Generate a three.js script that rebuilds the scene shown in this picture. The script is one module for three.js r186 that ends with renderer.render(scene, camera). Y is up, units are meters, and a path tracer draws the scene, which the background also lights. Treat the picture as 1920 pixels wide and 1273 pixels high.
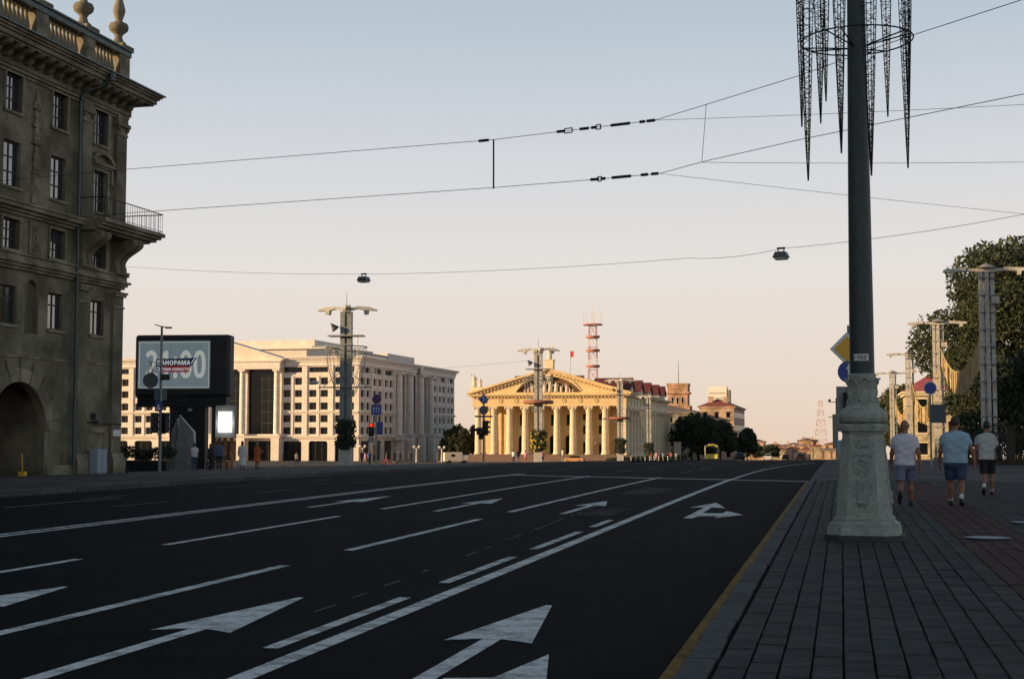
import * as THREE from 'three';
import { mergeGeometries, mergeVertices } from 'three/addons/utils/BufferGeometryUtils.js';
import { RoundedBoxGeometry } from 'three/addons/geometries/RoundedBoxGeometry.js';

// ---------------------------------------------------------------- camera, sky, sun, exposure
// World: the avenue runs along -Z, x to the right, y up, metres. The pavement under the viewer is y = 0.
const scene = new THREE.Scene();
const camera = new THREE.PerspectiveCamera(27.24, 1024 / 678, 0.3, 9000);
camera.position.set(0, 1.5, 0);
camera.rotation.order = 'YXZ';
camera.rotation.set(THREE.MathUtils.degToRad(3.822), THREE.MathUtils.degToRad(13.23), 0);

const SUN_EL = THREE.MathUtils.degToRad(12);
const sunDir = new THREE.Vector3(-0.848 * Math.cos(SUN_EL), Math.sin(SUN_EL), 0.530 * Math.cos(SUN_EL));
const renderer = new THREE.WebGLRenderer({ antialias: true });
renderer.toneMapping = THREE.LinearToneMapping;
renderer.toneMappingExposure = 1.35;
renderer.shadowMap.enabled = true;

{ // clear evening sky: peach at the horizon, pale grey-blue above, deeper blue at the zenith, warm glow round the low sun
  const W = 1024, Hh = 512, data = new Float32Array(W * Hh * 4);
  const lin = (c) => c.map((v) => Math.pow(v / 255, 2.2));
  const stops = [[-90, lin([232, 207, 186])], [0, lin([232, 207, 186])], [1.5, lin([233, 214, 196])], [4, lin([232, 220, 208])], [6.6, lin([229, 224, 219])],
    [10.8, lin([213, 215, 219])], [17.2, lin([181, 196, 208])], [26, lin([140, 160, 180])], [40, lin([96, 118, 142])], [60, lin([66, 86, 112])], [90, lin([50, 70, 96])]];
  for (let j = 0; j < Hh; j++) {
    const el = (0.5 - (Hh - 1 - j + 0.5) / Hh) * 180;
    let k = 0; while (k < stops.length - 2 && el > stops[k + 1][0]) k++;
    let t = Math.min(1, Math.max(0, (el - stops[k][0]) / (stops[k + 1][0] - stops[k][0])));
    const base = [0, 1, 2].map((c) => stops[k][1][c] * (1 - t) + stops[k + 1][1][c] * t);
    const er = THREE.MathUtils.degToRad(el);
    for (let i = 0; i < W; i++) {
      const az = ((i + 0.5) / W - 0.5) * 2 * Math.PI;
      const d = Math.cos(er) * Math.cos(az) * sunDir.x + Math.cos(er) * Math.sin(az) * sunDir.z + Math.sin(er) * sunDir.y;
      const g = el <= 0 ? 0 : 0.55 * Math.pow(Math.max(0, d), 24) + 0.18 * Math.pow(Math.max(0, d), 4);
      const o = (j * W + i) * 4;
      data[o] = (base[0] + g * 1.0) * 0.74; data[o + 1] = (base[1] + g * 0.68) * 0.74; data[o + 2] = (base[2] + g * 0.40) * 0.74; data[o + 3] = 1;
    }
  }
  const sky = new THREE.DataTexture(data, W, Hh, THREE.RGBAFormat, THREE.FloatType);
  sky.mapping = THREE.EquirectangularReflectionMapping;
  sky.magFilter = THREE.LinearFilter; sky.minFilter = THREE.LinearFilter; sky.colorSpace = THREE.LinearSRGBColorSpace; sky.needsUpdate = true;
  scene.background = sky;
  scene.environment = sky;
}
const sun = new THREE.DirectionalLight(new THREE.Color().setRGB(1.0, 0.67, 0.34), 5.0);
sun.position.copy(sunDir).multiplyScalar(600).add(new THREE.Vector3(-40, 0, -200));
sun.target.position.set(-40, 0, -200);
sun.castShadow = true;
sun.shadow.mapSize.set(4096, 4096);
Object.assign(sun.shadow.camera, { left: -420, right: 420, top: 420, bottom: -420, near: 1, far: 1600 });
scene.add(sun, sun.target);

// ---------------------------------------------------------------- helpers
let seed = 20240611;
const rnd = () => { seed = (seed + 0x6D2B79F5) | 0; let t = Math.imul(seed ^ (seed >>> 15), 1 | seed); t = (t + Math.imul(t ^ (t >>> 7), 61 | t)) ^ t; return ((t ^ (t >>> 14)) >>> 0) / 4294967296; };
const rr = (a, b) => a + (b - a) * rnd();
const clamp = (v, a, b) => Math.min(b, Math.max(a, v));
const lerp = (a, b, t) => a + (b - a) * t;
const V = (x, y, z) => new THREE.Vector3(x, y, z);

// ground level: flat round the viewer, then the avenue and the square fall away
function roadY(x, z) {
  const s = -z;
  let h = -0.14;
  if (s > 30) h -= 0.00009 * Math.min(s - 30, 100) ** 2;
  if (s > 130) h -= 0.018 * (s - 130);
  h -= 0.022 * clamp(s / 70, 0, 1) * clamp(-x - 13, 0, 45);
  return h;
}
const walkY = (x, z) => roadY(x, z) + 0.14;

const taken = {};
function numbered(n) { if (!(n in taken)) { taken[n] = 0; return n; } taken[n]++; return n + '_' + String(taken[n]).padStart(3, '0'); }
function tag(o, label, category, group) { o.userData.label = label; if (category) o.userData.category = category; if (group) o.userData.group = group; return o; }
function thing(name, label, category, pos = [0, 0, 0], turn = 0, group) {
  const g = new THREE.Group(); g.name = numbered(name); g.position.set(...pos); g.rotation.y = turn; scene.add(g);
  return tag(g, label, category, group);
}
function part(name, geo, mat, parent, pos) {
  const m = new THREE.Mesh(geo, mat); m.name = name; m.castShadow = m.receiveShadow = true;
  if (pos) m.position.set(...pos);
  parent.add(m); return m;
}
function single(name, geo, mat, label, category, pos = [0, 0, 0], turn = 0, group) {
  const m = part(numbered(name), geo, mat, scene, pos); m.rotation.y = turn; return tag(m, label, category, group);
}
function structure(name, geo, mat) { const m = part(name, geo, mat, scene); m.userData.kind = 'structure'; return m; }
function copyOf(root, name, label, pos, turn = 0, group) {
  const c = root.clone(); c.userData = { ...root.userData }; c.name = numbered(name); c.position.set(...pos); c.rotation.y = turn; scene.add(c);
  c.userData.label = label; if (group) c.userData.group = group; return c;
}
function hoist(group, to) { group.updateMatrix(); group.children.slice().forEach((c) => { c.applyMatrix4(group.matrix); to.add(c); }); } // children of a turned frame become direct parts
// geometry helpers
function bx(x0, x1, y0, y1, z0, z1) { const g = new THREE.BoxGeometry(x1 - x0, y1 - y0, z1 - z0); g.translate((x0 + x1) / 2, (y0 + y1) / 2, (z0 + z1) / 2); return g; }
function cylinder(r0, r1, y0, y1, x = 0, z = 0, n = 16, open = false) { const g = new THREE.CylinderGeometry(r1, r0, y1 - y0, n, 1, open); g.translate(x, (y0 + y1) / 2, z); return g; }
function bar(a, b, r, n = 6, r2 = r) {
  const d = new THREE.Vector3().subVectors(b, a), L = d.length();
  const g = new THREE.CylinderGeometry(r2, r, L, n, 1); g.translate(0, L / 2, 0);
  g.applyQuaternion(new THREE.Quaternion().setFromUnitVectors(V(0, 1, 0), d.normalize())); g.translate(a.x, a.y, a.z); return g;
}
function beam(a, b, w, h) { // rectangular bar
  const d = new THREE.Vector3().subVectors(b, a), L = d.length();
  const g = new THREE.BoxGeometry(w, h, L); g.translate(0, 0, L / 2);
  const m = new THREE.Matrix4().lookAt(b, a, V(0, 1, 0)); g.applyMatrix4(m); g.translate(a.x, a.y, a.z); return g;
}
function tube(pts, r, n = 6, seg = 40) { return new THREE.TubeGeometry(new THREE.CatmullRomCurve3(pts), seg, r, n, false); }
function lathe(pts, n = 20) { return new THREE.LatheGeometry(pts.map((p) => new THREE.Vector2(p[0], p[1])), n); }
function merge(list) {
  const l = list.map((g) => { let q = g.index ? g.toNonIndexed() : g; for (const k of Object.keys(q.attributes)) if (!['position', 'normal', 'uv'].includes(k)) q.deleteAttribute(k); if (!q.attributes.uv) q.setAttribute('uv', new THREE.BufferAttribute(new Float32Array(q.attributes.position.count * 2), 2)); return q; });
  return mergeGeometries(l);
}
// uv in metres, laid on each face from its own position in the thing
function metric(g, ox = 0, oy = 0) {
  if (g.index) g = g.toNonIndexed();
  if (!g.attributes.normal) g.computeVertexNormals();
  const p = g.attributes.position, uv = new Float32Array(p.count * 2);
  const a = V(), b = V(), c = V(), n = V();
  for (let i = 0; i < p.count; i += 3) {
    a.fromBufferAttribute(p, i); b.fromBufferAttribute(p, i + 1); c.fromBufferAttribute(p, i + 2);
    n.subVectors(b, a).cross(c.clone().sub(a)); const x = Math.abs(n.x), y = Math.abs(n.y), z = Math.abs(n.z);
    [a, b, c].forEach((q, k) => { let u, v; if (y >= x && y >= z) { u = q.x; v = q.z; } else if (x >= z) { u = q.z; v = q.y; } else { u = q.x; v = q.y; } uv[(i + k) * 2] = u + ox; uv[(i + k) * 2 + 1] = v + oy; });
  }
  g.setAttribute('uv', new THREE.BufferAttribute(uv, 2)); return g;
}
function polygon(points, holes, depth, bevel = 0) { // flat outline in x,y pushed back along -z from z = 0
  const s = new THREE.Shape(points.map((p) => new THREE.Vector2(p[0], p[1])));
  for (const h of holes || []) s.holes.push(h instanceof THREE.Path ? h : new THREE.Path(h.map((p) => new THREE.Vector2(p[0], p[1]))));
  const g = new THREE.ExtrudeGeometry(s, { depth, bevelEnabled: bevel > 0, bevelSize: bevel, bevelThickness: bevel, bevelSegments: 2, curveSegments: 14 });
  g.translate(0, 0, -depth); return g;
}
const rect = (x0, x1, y0, y1) => [[x0, y0], [x1, y0], [x1, y1], [x0, y1]];

// ---------------------------------------------------------------- textures and materials
function noiseTexture(size, octaves, lo, hi, s0, speck = 0) { // tileable value noise around white
  const keep = seed; seed = s0;
  const acc = new Float32Array(size * size); let total = 0;
  for (const [cells, amp] of octaves) {
    const g = Array.from({ length: cells * cells }, () => rnd()); total += amp;
    for (let y = 0; y < size; y++) for (let x = 0; x < size; x++) {
      const fx = x / size * cells, fy = y / size * cells, ix = Math.floor(fx), iy = Math.floor(fy); let tx = fx - ix, ty = fy - iy; tx = tx * tx * (3 - 2 * tx); ty = ty * ty * (3 - 2 * ty);
      const at = (a, b) => g[((b % cells) + cells) % cells * cells + ((a % cells) + cells) % cells];
      acc[y * size + x] += amp * lerp(lerp(at(ix, iy), at(ix + 1, iy), tx), lerp(at(ix, iy + 1), at(ix + 1, iy + 1), tx), ty);
    }
  }
  const d = new Uint8Array(size * size * 4);
  for (let i = 0; i < size * size; i++) {
    let t = clamp((acc[i] / total - 0.5) * 1.9 + 0.5, 0, 1);
    let v = lerp(lo, hi, t); if (speck && rnd() < speck) v *= rr(0.35, 1.5);
    v = clamp(v, 0, 1); d[i * 4] = d[i * 4 + 1] = d[i * 4 + 2] = Math.round(v * 255); d[i * 4 + 3] = 255;
  }
  seed = keep;
  const t = new THREE.DataTexture(d, size, size); t.wrapS = t.wrapT = THREE.RepeatWrapping; t.magFilter = THREE.LinearFilter; t.minFilter = THREE.LinearMipmapLinearFilter; t.generateMipmaps = true; t.needsUpdate = true; return t;
}
function sized(tex, metres, srgb = true) { const t = tex.clone(); t.repeat.set(1 / metres, 1 / metres); t.colorSpace = srgb ? THREE.SRGBColorSpace : THREE.NoColorSpace; t.needsUpdate = true; return t; }
const nFine = noiseTexture(512, [[6, 1], [24, 0.8], [96, 0.8], [256, 0.9]], 0.72, 1, 11, 0.02);
const nCoarse = noiseTexture(512, [[4, 1], [9, 0.8], [21, 0.5], [60, 0.25], [200, 0.3]], 0.66, 1, 23);
const nSoft = noiseTexture(512, [[4, 1], [11, 0.8], [37, 0.6], [120, 0.5], [256, 0.5]], 0.86, 1, 29);
const nAsphalt = noiseTexture(1024, [[5, 0.7], [13, 0.6], [40, 0.4], [256, 0.9], [512, 1.2]], 0.45, 1.08, 37, 0.1);
const nPaint = noiseTexture(512, [[7, 0.9], [30, 1.0], [128, 1.0], [256, 0.8]], 0.66, 1.14, 51, 0.03);
function mat(r, g, b, rough = 0.85, o = {}) { const m = new THREE.MeshStandardMaterial({ roughness: rough, ...o }); m.color.setRGB(r, g, b); return m; }
function matte(r, g, b, rough = 0.9, o = {}) { const m = new THREE.MeshPhysicalMaterial({ roughness: rough, specularIntensity: 0.2, ...o }); m.color.setRGB(r, g, b); return m; }
function coated(r, g, b, ior) { const m = new THREE.MeshPhysicalMaterial({ roughness: 0.04, ior, clearcoat: 1, clearcoatRoughness: 0.03 }); m.color.setRGB(r, g, b); return m; }
const nStreak = noiseTexture(512, [[5, 0.6], [14, 1.0], [40, 0.9], [128, 0.6], [256, 0.5]], 0.6, 1.22, 67, 0.04);
function streaked(tex, across, along) { const t = sized(tex, 1); t.repeat.set(1 / across, 1 / along); return t; }
const M = {
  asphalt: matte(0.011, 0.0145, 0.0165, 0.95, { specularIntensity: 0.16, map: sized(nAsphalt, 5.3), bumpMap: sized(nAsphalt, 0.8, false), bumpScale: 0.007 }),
  bed: matte(0.02, 0.02, 0.019, 0.95, { map: sized(nFine, 1.3) }),
  plaza: matte(0.13, 0.122, 0.11, 0.9, { map: sized(nCoarse, 9), bumpMap: sized(nFine, 1.2, false), bumpScale: 0.003 }),
  earth: mat(0.10, 0.105, 0.09, 0.95, { map: sized(nCoarse, 31) }),
  kerb: matte(0.13, 0.13, 0.12, 0.85, { map: sized(nFine, 1.1), bumpMap: sized(nFine, 0.7, false), bumpScale: 0.004 }),
  paint: matte(0.82, 0.80, 0.72, 0.85, { map: streaked(nStreak, 2.6, 1.7) }),
  worn: matte(0.16, 0.17, 0.17, 0.9, { map: sized(nPaint, 1.1) }),
  yellow: matte(0.33, 0.19, 0.025, 0.8, { map: sized(nPaint, 2.1) }),
  stucco: matte(0.27, 0.245, 0.175, 0.92, { map: sized(nCoarse, 6.5), bumpMap: sized(nFine, 0.9, false), bumpScale: 0.004 }),
  stuccoPale: matte(0.35, 0.315, 0.23, 0.9, { map: sized(nCoarse, 4.2), bumpMap: sized(nFine, 0.9, false), bumpScale: 0.003 }),
  tin: mat(0.10, 0.13, 0.13, 0.45, { metalness: 0.5, map: sized(nFine, 1.4) }),
  glass: matte(0.008, 0.010, 0.012, 0.05, { specularIntensity: 0.6 }), glassBlue: coated(0.02, 0.03, 0.04, 2.3),
  frameDark: mat(0.05, 0.045, 0.04, 0.6), frameWhite: mat(0.45, 0.44, 0.41, 0.6),
  iron: mat(0.02, 0.022, 0.024, 0.55, { metalness: 0.4 }), wire: mat(0.03, 0.032, 0.036, 0.6),
  white: mat(0.86, 0.77, 0.68, 0.8, { map: sized(nSoft, 7.5) }), whiteTrim: mat(0.88, 0.80, 0.72, 0.8, { map: sized(nSoft, 3) }),
  palace: mat(0.80, 0.60, 0.32, 0.85, { map: sized(nSoft, 6) }), palaceWarm: mat(0.84, 0.62, 0.33, 0.85, { map: sized(nSoft, 4.5) }), palaceTrim: mat(0.84, 0.71, 0.50, 0.85, { map: sized(nSoft, 3.5) }),
  statue: mat(0.80, 0.74, 0.60, 0.8, { map: sized(nSoft, 1.5) }),
  redRoof: mat(0.17, 0.045, 0.045, 0.6, { map: sized(nFine, 3) }),
  castStone: mat(0.43, 0.48, 0.41, 0.75, { map: sized(nFine, 0.9), bumpMap: sized(nFine, 0.35, false), bumpScale: 0.0018 }),
  polePaint: mat(0.055, 0.08, 0.08, 0.5, { map: sized(nFine, 0.8), metalness: 0.2 }),
  granite: mat(0.06, 0.06, 0.058, 0.8, { map: sized(nFine, 0.8) }),
  galv: mat(0.36, 0.39, 0.38, 0.5, { metalness: 0.25, map: sized(nFine, 2) }),
  mastPale: mat(0.62, 0.60, 0.55, 0.6, { map: sized(nFine, 2.5) }), mastGrey: mat(0.30, 0.34, 0.34, 0.6, { map: sized(nFine, 2.5) }),
  black: mat(0.012, 0.014, 0.015, 0.6), charcoal: mat(0.03, 0.036, 0.036, 0.6, { map: sized(nFine, 2) }),
  concrete: mat(0.33, 0.34, 0.32, 0.9, { map: sized(nFine, 1.6), bumpMap: sized(nFine, 0.8, false), bumpScale: 0.004 }),
  bark: mat(0.07, 0.055, 0.04, 0.95, { map: sized(nFine, 0.8) }),
  blueSign: mat(0.02, 0.06, 0.30, 0.45), signBack: mat(0.12, 0.14, 0.15, 0.6), signWhite: mat(0.72, 0.73, 0.72, 0.5), signYellow: mat(0.75, 0.42, 0.03, 0.5),
};
function leafMat(r, g, b) { return new THREE.MeshPhysicalMaterial({ color: new THREE.Color().setRGB(r, g, b), roughness: 0.8, side: THREE.DoubleSide, transmission: 0.25, thickness: 0 }); }
M.leaf = leafMat(0.034, 0.052, 0.014); M.leafDark = leafMat(0.022, 0.038, 0.013); M.leafWarm = leafMat(0.055, 0.068, 0.018);
function canvasTex(w, h, draw) {
  const c = document.createElement('canvas'); c.width = w; c.height = h; draw(c.getContext('2d'), w, h);
  const t = new THREE.CanvasTexture(c); t.colorSpace = THREE.SRGBColorSpace; t.magFilter = THREE.LinearFilter; return t;
}
function printed(tex, rough = 0.5, o = {}) { return new THREE.MeshStandardMaterial({ map: tex, roughness: rough, ...o }); }
// ---------------------------------------------------------------- ground, road, pavements, markings
function sList(a, b) { const l = []; let s = a; while (s < b - 1e-6) { l.push(s); s += s < 140 ? 2.5 : s < 500 ? 20 : 150; } l.push(b); return l; }
function sheet(xs, ss, lift) { // xs: list of x (or functions of s), a strip that follows the ground
  const pos = [], uv = [], idx = [], n = xs.length;
  for (const s of ss) for (const x0 of xs) { const x = typeof x0 === 'function' ? x0(s) : x0; pos.push(x, roadY(x, -s) + lift, -s); uv.push(x, s); }
  for (let j = 0; j < ss.length - 1; j++) for (let i = 0; i < n - 1; i++) { const a = j * n + i; idx.push(a, a + 1, a + n, a + 1, a + n + 1, a + n); }
  const g = new THREE.BufferGeometry(); g.setAttribute('position', new THREE.Float32BufferAttribute(pos, 3)); g.setAttribute('uv', new THREE.Float32BufferAttribute(uv, 2)); g.setIndex(idx); g.computeVertexNormals(); return g;
}
structure('ground', sheet([-3000, -400, -58, -13, 20, 400, 3000], [-400, ...sList(-30, 5000)], -0.16), M.earth);
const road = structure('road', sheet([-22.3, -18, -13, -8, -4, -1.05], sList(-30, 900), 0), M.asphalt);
const plaza = structure('plaza_pavement', sheet([-260, -120, -58, -40, -22.5], sList(-30, 420), 0.14), M.plaza);
structure('pavement_bed', sheet([-0.83, 3, 8, 16], sList(-15, 46), 0.105), M.bed);
structure('pavement', sheet([-0.83, 3, 8, 16, 60], sList(46, 320), 0.14), M.plaza);

// paving slabs: the 300 nearest are pieces, the rest one mass
{
  const W = 0.2, L = 0.4, GAP = 0.012, list = [];
  const pave = scene.getObjectByName('pavement_bed');
  for (let i = 0; i * W < 10; i++) {
    const x = -0.81 + (i + 0.5) * W, off = (i % 2) * L * 0.5 + (i % 3) * 0.05;
    for (let s = 4.6 + off; s < 45.8; s += L) {
      if (x > 0.13 * s + 3.2) continue;
      list.push([x, s, rr(-0.004, 0.004), rr(-0.006, 0.006), rr(-0.012, 0.012), (x > 1.55 && x < 2.6)]);
    }
  }
  const inView = (q) => q[1] > 8.3 && q[0] < 0.13 * q[1] + 0.1;
  list.sort((a, b) => inView(b) - inView(a) || a[1] - b[1]);
  const geos = [0, 1, 2].map((k) => { const g = new RoundedBoxGeometry(W - GAP - k * 0.002, 0.06, L - GAP - k * 0.004, 1, 0.008); const uv = g.attributes.uv, p = g.attributes.position; for (let i = 0; i < p.count; i++) uv.setXY(i, p.getX(i) + k * 0.37, p.getZ(i) + k * 0.53); return g; });
  const tones = [[0.085, 0.087, 0.078], [0.07, 0.073, 0.068], [0.095, 0.094, 0.085], [0.078, 0.077, 0.07]].map((c) => matte(...c, 0.88, { map: sized(nFine, 0.9), bumpMap: sized(nFine, 0.5, false), bumpScale: 0.003 }));
  const reds = [[0.10, 0.055, 0.048], [0.085, 0.05, 0.045]].map((c) => matte(...c, 0.88, { map: sized(nFine, 0.9) }));
  list.slice(0, 300).forEach(([x, s, dy, dx, rot, red], k) => {
    const m = part('paving_slab', geos[k % 3], red ? reds[k % 2] : tones[Math.floor(rnd() * 4)], pave, [x + dx * 0.4, roadY(x, -s) + 0.108 + dy, -s]); m.rotation.set(rr(-0.006, 0.006), rot * 0.5, rr(-0.01, 0.01));
  });
  const rest = list.slice(300);
  for (const red of [false, true]) {
    const l = rest.filter((q) => q[5] === red), im = new THREE.InstancedMesh(geos[0], red ? reds[0] : tones[0], l.length), m4 = new THREE.Matrix4(), e = new THREE.Euler(), q4 = new THREE.Quaternion();
    l.forEach(([x, s, dy, dx, rot], k) => { e.set(rr(-0.004, 0.004), rot * 0.5, rr(-0.008, 0.008)); q4.setFromEuler(e); m4.compose(V(x + dx * 0.4, roadY(x, -s) + 0.108 + dy, -s), q4, V(1, 1, 1)); im.setMatrixAt(k, m4); const c = rr(0.8, 1.12); im.setColorAt(k, new THREE.Color().setRGB(c, c, c)); });
    im.name = red ? 'distant_red_slabs' : 'distant_slabs'; im.userData.kind = 'stuff'; pave.add(im);
  }
}
// kerb stones
{
  const k1 = new RoundedBoxGeometry(0.2, 0.3, 0.985, 2, 0.018); metric(k1);
  const gk = new THREE.Group(); gk.name = 'kerb'; gk.userData.kind = 'structure'; scene.add(gk);
  const alt = matte(0.10, 0.10, 0.093, 0.85, { map: sized(nFine, 1.1) });
  const k1m = metric(k1);
  for (let s = 4.5; s < 60; s += 1) { const m = part('kerb_stone', k1m, rnd() < 0.6 ? M.kerb : alt, gk, [-0.945 + rr(-0.012, 0.012), roadY(-1, -s - 0.5) - 0.012 + rr(-0.006, 0.008), -s - 0.5]); m.rotation.y = rr(-0.012, 0.012); }
  part('far_kerb_run', sheet([-1.05, -1.04, -0.84, -0.83], sList(60, 320), 0.14), M.kerb, gk);
  part('far_kerb_face', (() => { const a = sheet([-1.05, -1.045], sList(60, 320), 0), p = a.attributes.position; for (let i = 1; i < p.count; i += 2) p.setY(i, p.getY(i) + 0.14); a.computeVertexNormals(); return a; })(), M.kerb, gk);
  const k2 = metric(new RoundedBoxGeometry(0.2, 0.32, 1.97, 1, 0.02));
  for (let s = 28; s < 150; s += 2) { const m = part('kerb_stone', k2, rnd() < 0.6 ? M.kerb : alt, gk, [-22.4, roadY(-22.4, -s - 1) - 0.015 + rr(-0.004, 0.006), -s - 1]); m.rotation.x = -Math.atan2(roadY(-22.4, -s - 2) - roadY(-22.4, -s), 2) * -1; }
}
// painted markings, 4 mm above the asphalt
const marks = new THREE.Group(); marks.name = 'road_markings'; marks.userData.kind = 'structure'; scene.add(marks);
function line(x, s0, s1, w, m = M.paint, x1 = x, name = 'lane_line') {
  const n = Math.max(1, Math.ceil((s1 - s0) / 2.5)), ss = Array.from({ length: n + 1 }, (_, i) => lerp(s0, s1, i / n));
  const f = (s) => lerp(x, x1, (s - s0) / (s1 - s0)); part(name, sheet([(s) => f(s) - w / 2, (s) => f(s) + w / 2], ss, 0.005), m, marks);
}
function flat(pts, name, m = M.paint) {
  const sh = new THREE.Shape(pts.map((p) => new THREE.Vector2(p[0], p[1]))), g = new THREE.ShapeGeometry(sh), p = g.attributes.position, uv = g.attributes.uv;
  for (let i = 0; i < p.count; i++) { const x = p.getX(i), s = p.getY(i); uv.setXY(i, x, s); p.setXYZ(i, x, roadY(x, -s) + 0.005, -s); }
  g.computeVertexNormals(); part(name, g, m, marks);
}
line(-3.94, 5, 52, 0.17);
for (const [a, b] of [[6.0, 8.6], [10.1, 13.5], [14.9, 18.2], [19.5, 23.1], [24.3, 26.3]]) line(-4.27, a, b, 0.13);
for (const [a, b] of [[5, 16.4], [18.7, 26], [28.5, 53.2]]) line(-6.75, a, b, 0.15);
for (const [a, b] of [[10, 16.6], [19, 26.3], [29, 54.6]]) line(-9.7, a, b, 0.14);
line(-13.3, 12, 58, 0.13); line(-13.02, 12, 58, 0.13);
for (let s = 19; s < 105; s += 8) line(-16.1, s + 2, s + 4.6, 0.12, M.worn);
for (let s = 21; s < 105; s += 8) line(-19.2, s + 4, s + 6.4, 0.12, M.worn);
line(-18.5, 28.4, 33.7, 0.2, M.worn); line(-21.9, 20, 60, 0.1, M.worn);
line(-1.14, 6, 49.6, 0.15, M.yellow, -1.14, 'kerbside_line');
flat([[-13.2, 55.2], [-1.1, 49.5], [-1.1, 50.0], [-13.2, 55.75]], 'stop_line');
for (let s = 60; s < 170; s += 9) { line(-6.75, s, s + 5, 0.14, M.worn); line(-9.7, s + 2, s + 7, 0.14, M.worn); line(-3.9, s, s + 6, 0.14, M.worn); line(-13.2, s, s + 9, 0.14, M.worn); }
for (let s = 52; s < 100; s += 4) line(-3.9 + (s - 52) ** 2 * 0.0009, s, s + 4, 0.12, M.paint, -3.9 + (s - 48) ** 2 * 0.0009);
function arrow(x, tail, neck, tip, hw = 0.36, sw = 0.075, nm = 'lane_arrow') { flat([[x - sw, tail], [x + sw, tail], [x + sw, neck + 0.06], [x + hw, neck - 0.1], [x + 0.03, tip], [x - 0.03, tip], [x - hw, neck - 0.1], [x - sw, neck + 0.06]], nm); }
arrow(-5.28, 6.2, 10.9, 13.25); arrow(-2.74, 6.2, 10.9, 13.2); arrow(-8.1, 8, 12.0, 13.6);
arrow(-11.5, 29.3, 31.9, 35); arrow(-8.33, 28.4, 31.8, 34.3); arrow(-5.55, 28.1, 31.4, 33.5);
flat([[-2.62, 8.6], [-2.62, 9.15], [-2.3, 9.25], [-2.14, 10.3], [-1.93, 9.2], [-2.0, 8.6]], 'turn_arrow');
flat([[-3.0, 27.2], [-2.82, 27.2], [-2.78, 27.9], [-2.4, 28.05], [-2.42, 27.4], [-1.95, 28.6], [-2.38, 29.9], [-2.4, 29.0], [-2.8, 29.0], [-2.82, 31.3], [-2.5, 31.0], [-2.9, 33.4], [-3.3, 31.0], [-2.98, 31.3]], 'turn_arrow');
// old seam: broken remains of an earlier line
for (let s = 9; s < 34; s += rr(0.5, 1.3)) { const x = -4.62 - (s - 9) * 0.034; if (rnd() < 0.75) line(x + rr(-0.02, 0.02), s, s + rr(0.2, 0.75), rr(0.02, 0.05), M.worn, x, 'worn_trace'); }
// repaired patch and covers in the carriageway
{
  const patchMat = matte(0.022, 0.028, 0.032, 0.9, { map: sized(nAsphalt, 3.1) });
  flat([[-5.2, 27.6], [-4.5, 27.4], [-4.45, 30.2], [-5.15, 30.3]], 'asphalt_patch', patchMat);
  flat([[-5.9, 37.5], [-4.9, 37.3], [-4.8, 42.2], [-5.8, 42.4]], 'asphalt_patch', patchMat);
  flat([[-3.3, 20.2], [-2.95, 20.2], [-2.95, 20.35], [-3.3, 20.36]], 'asphalt_patch', patchMat);
}
for (const [x, z, lab] of [[2.0, -21.1, 'round steel cover in the paving right of the lamp pedestal'], [3.05, -24.8, 'round steel cover in the paving at the right picture edge']]) {
  const t = thing('ground_cover', lab, 'cover', [x, 0.006, z], 0, 'round covers in the paving');
  part('plate', cylinder(0.29, 0.29, -0.02, 0.012, 0, 0, 28), mat(0.10, 0.15, 0.19, 0.45, { metalness: 0.5 }), t);
  part('rim', new THREE.TorusGeometry(0.31, 0.02, 6, 28).rotateX(Math.PI / 2), M.iron, t);
}
// ---------------------------------------------------------------- window builder (a pane with its frame as sub-part)
const winCache = {};
function frameGeo(w, h, cols, rows, t, d) {
  const k = [w, h, cols, rows, t, d].join();
  if (winCache[k]) return winCache[k];
  const l = [bx(-w / 2, -w / 2 + t, 0, h, -d, 0), bx(w / 2 - t, w / 2, 0, h, -d, 0), bx(-w / 2 + t, w / 2 - t, 0, t, -d, 0), bx(-w / 2 + t, w / 2 - t, h - t, h, -d, 0)];
  const rowsAt = Array.isArray(rows) ? rows : Array.from({ length: rows - 1 }, (_, i) => (i + 1) / rows);
  for (let i = 1; i < cols; i++) l.push(bx(-w / 2 + w * i / cols - t * 0.4, -w / 2 + w * i / cols + t * 0.4, t, h - t, -d * 0.9, -0.004));
  for (const r of rowsAt) l.push(bx(-w / 2 + t, w / 2 - t, h * r - t * 0.4, h * r + t * 0.4, -d * 0.8, -0.008));
  return (winCache[k] = merge(l));
}
const paneCache = {};
function windowAt(parent, x, y, z, w, h, o = {}) { // z: plane of the frame's face
  const k = w + ',' + h; const g = paneCache[k] || (paneCache[k] = bx(-w / 2, w / 2, 0, h, -0.05, 0));
  const m = part(o.name || 'window', g, o.glass || M.glass, parent, [x, y, z - 0.03]);
  if (o.tilt !== 0) m.rotation.set(rr(-0.004, 0.004), rr(-0.006, 0.006), 0);
  const f = part('frame', frameGeo(w, h, o.cols || 2, o.rows || 3, o.t || 0.08, 0.07), o.frame || M.frameDark, m, [0, 0, 0.045]);
  return m;
}
function stepped(layers, x0, x1, zBack, endProj = 1) { // moulding: layers [y0, y1, projection]; runs along x, returns round the far end x1
  return merge(layers.map(([a, b, p]) => bx(x0, x1 + p * endProj, a, b, zBack, p)));
}
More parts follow.
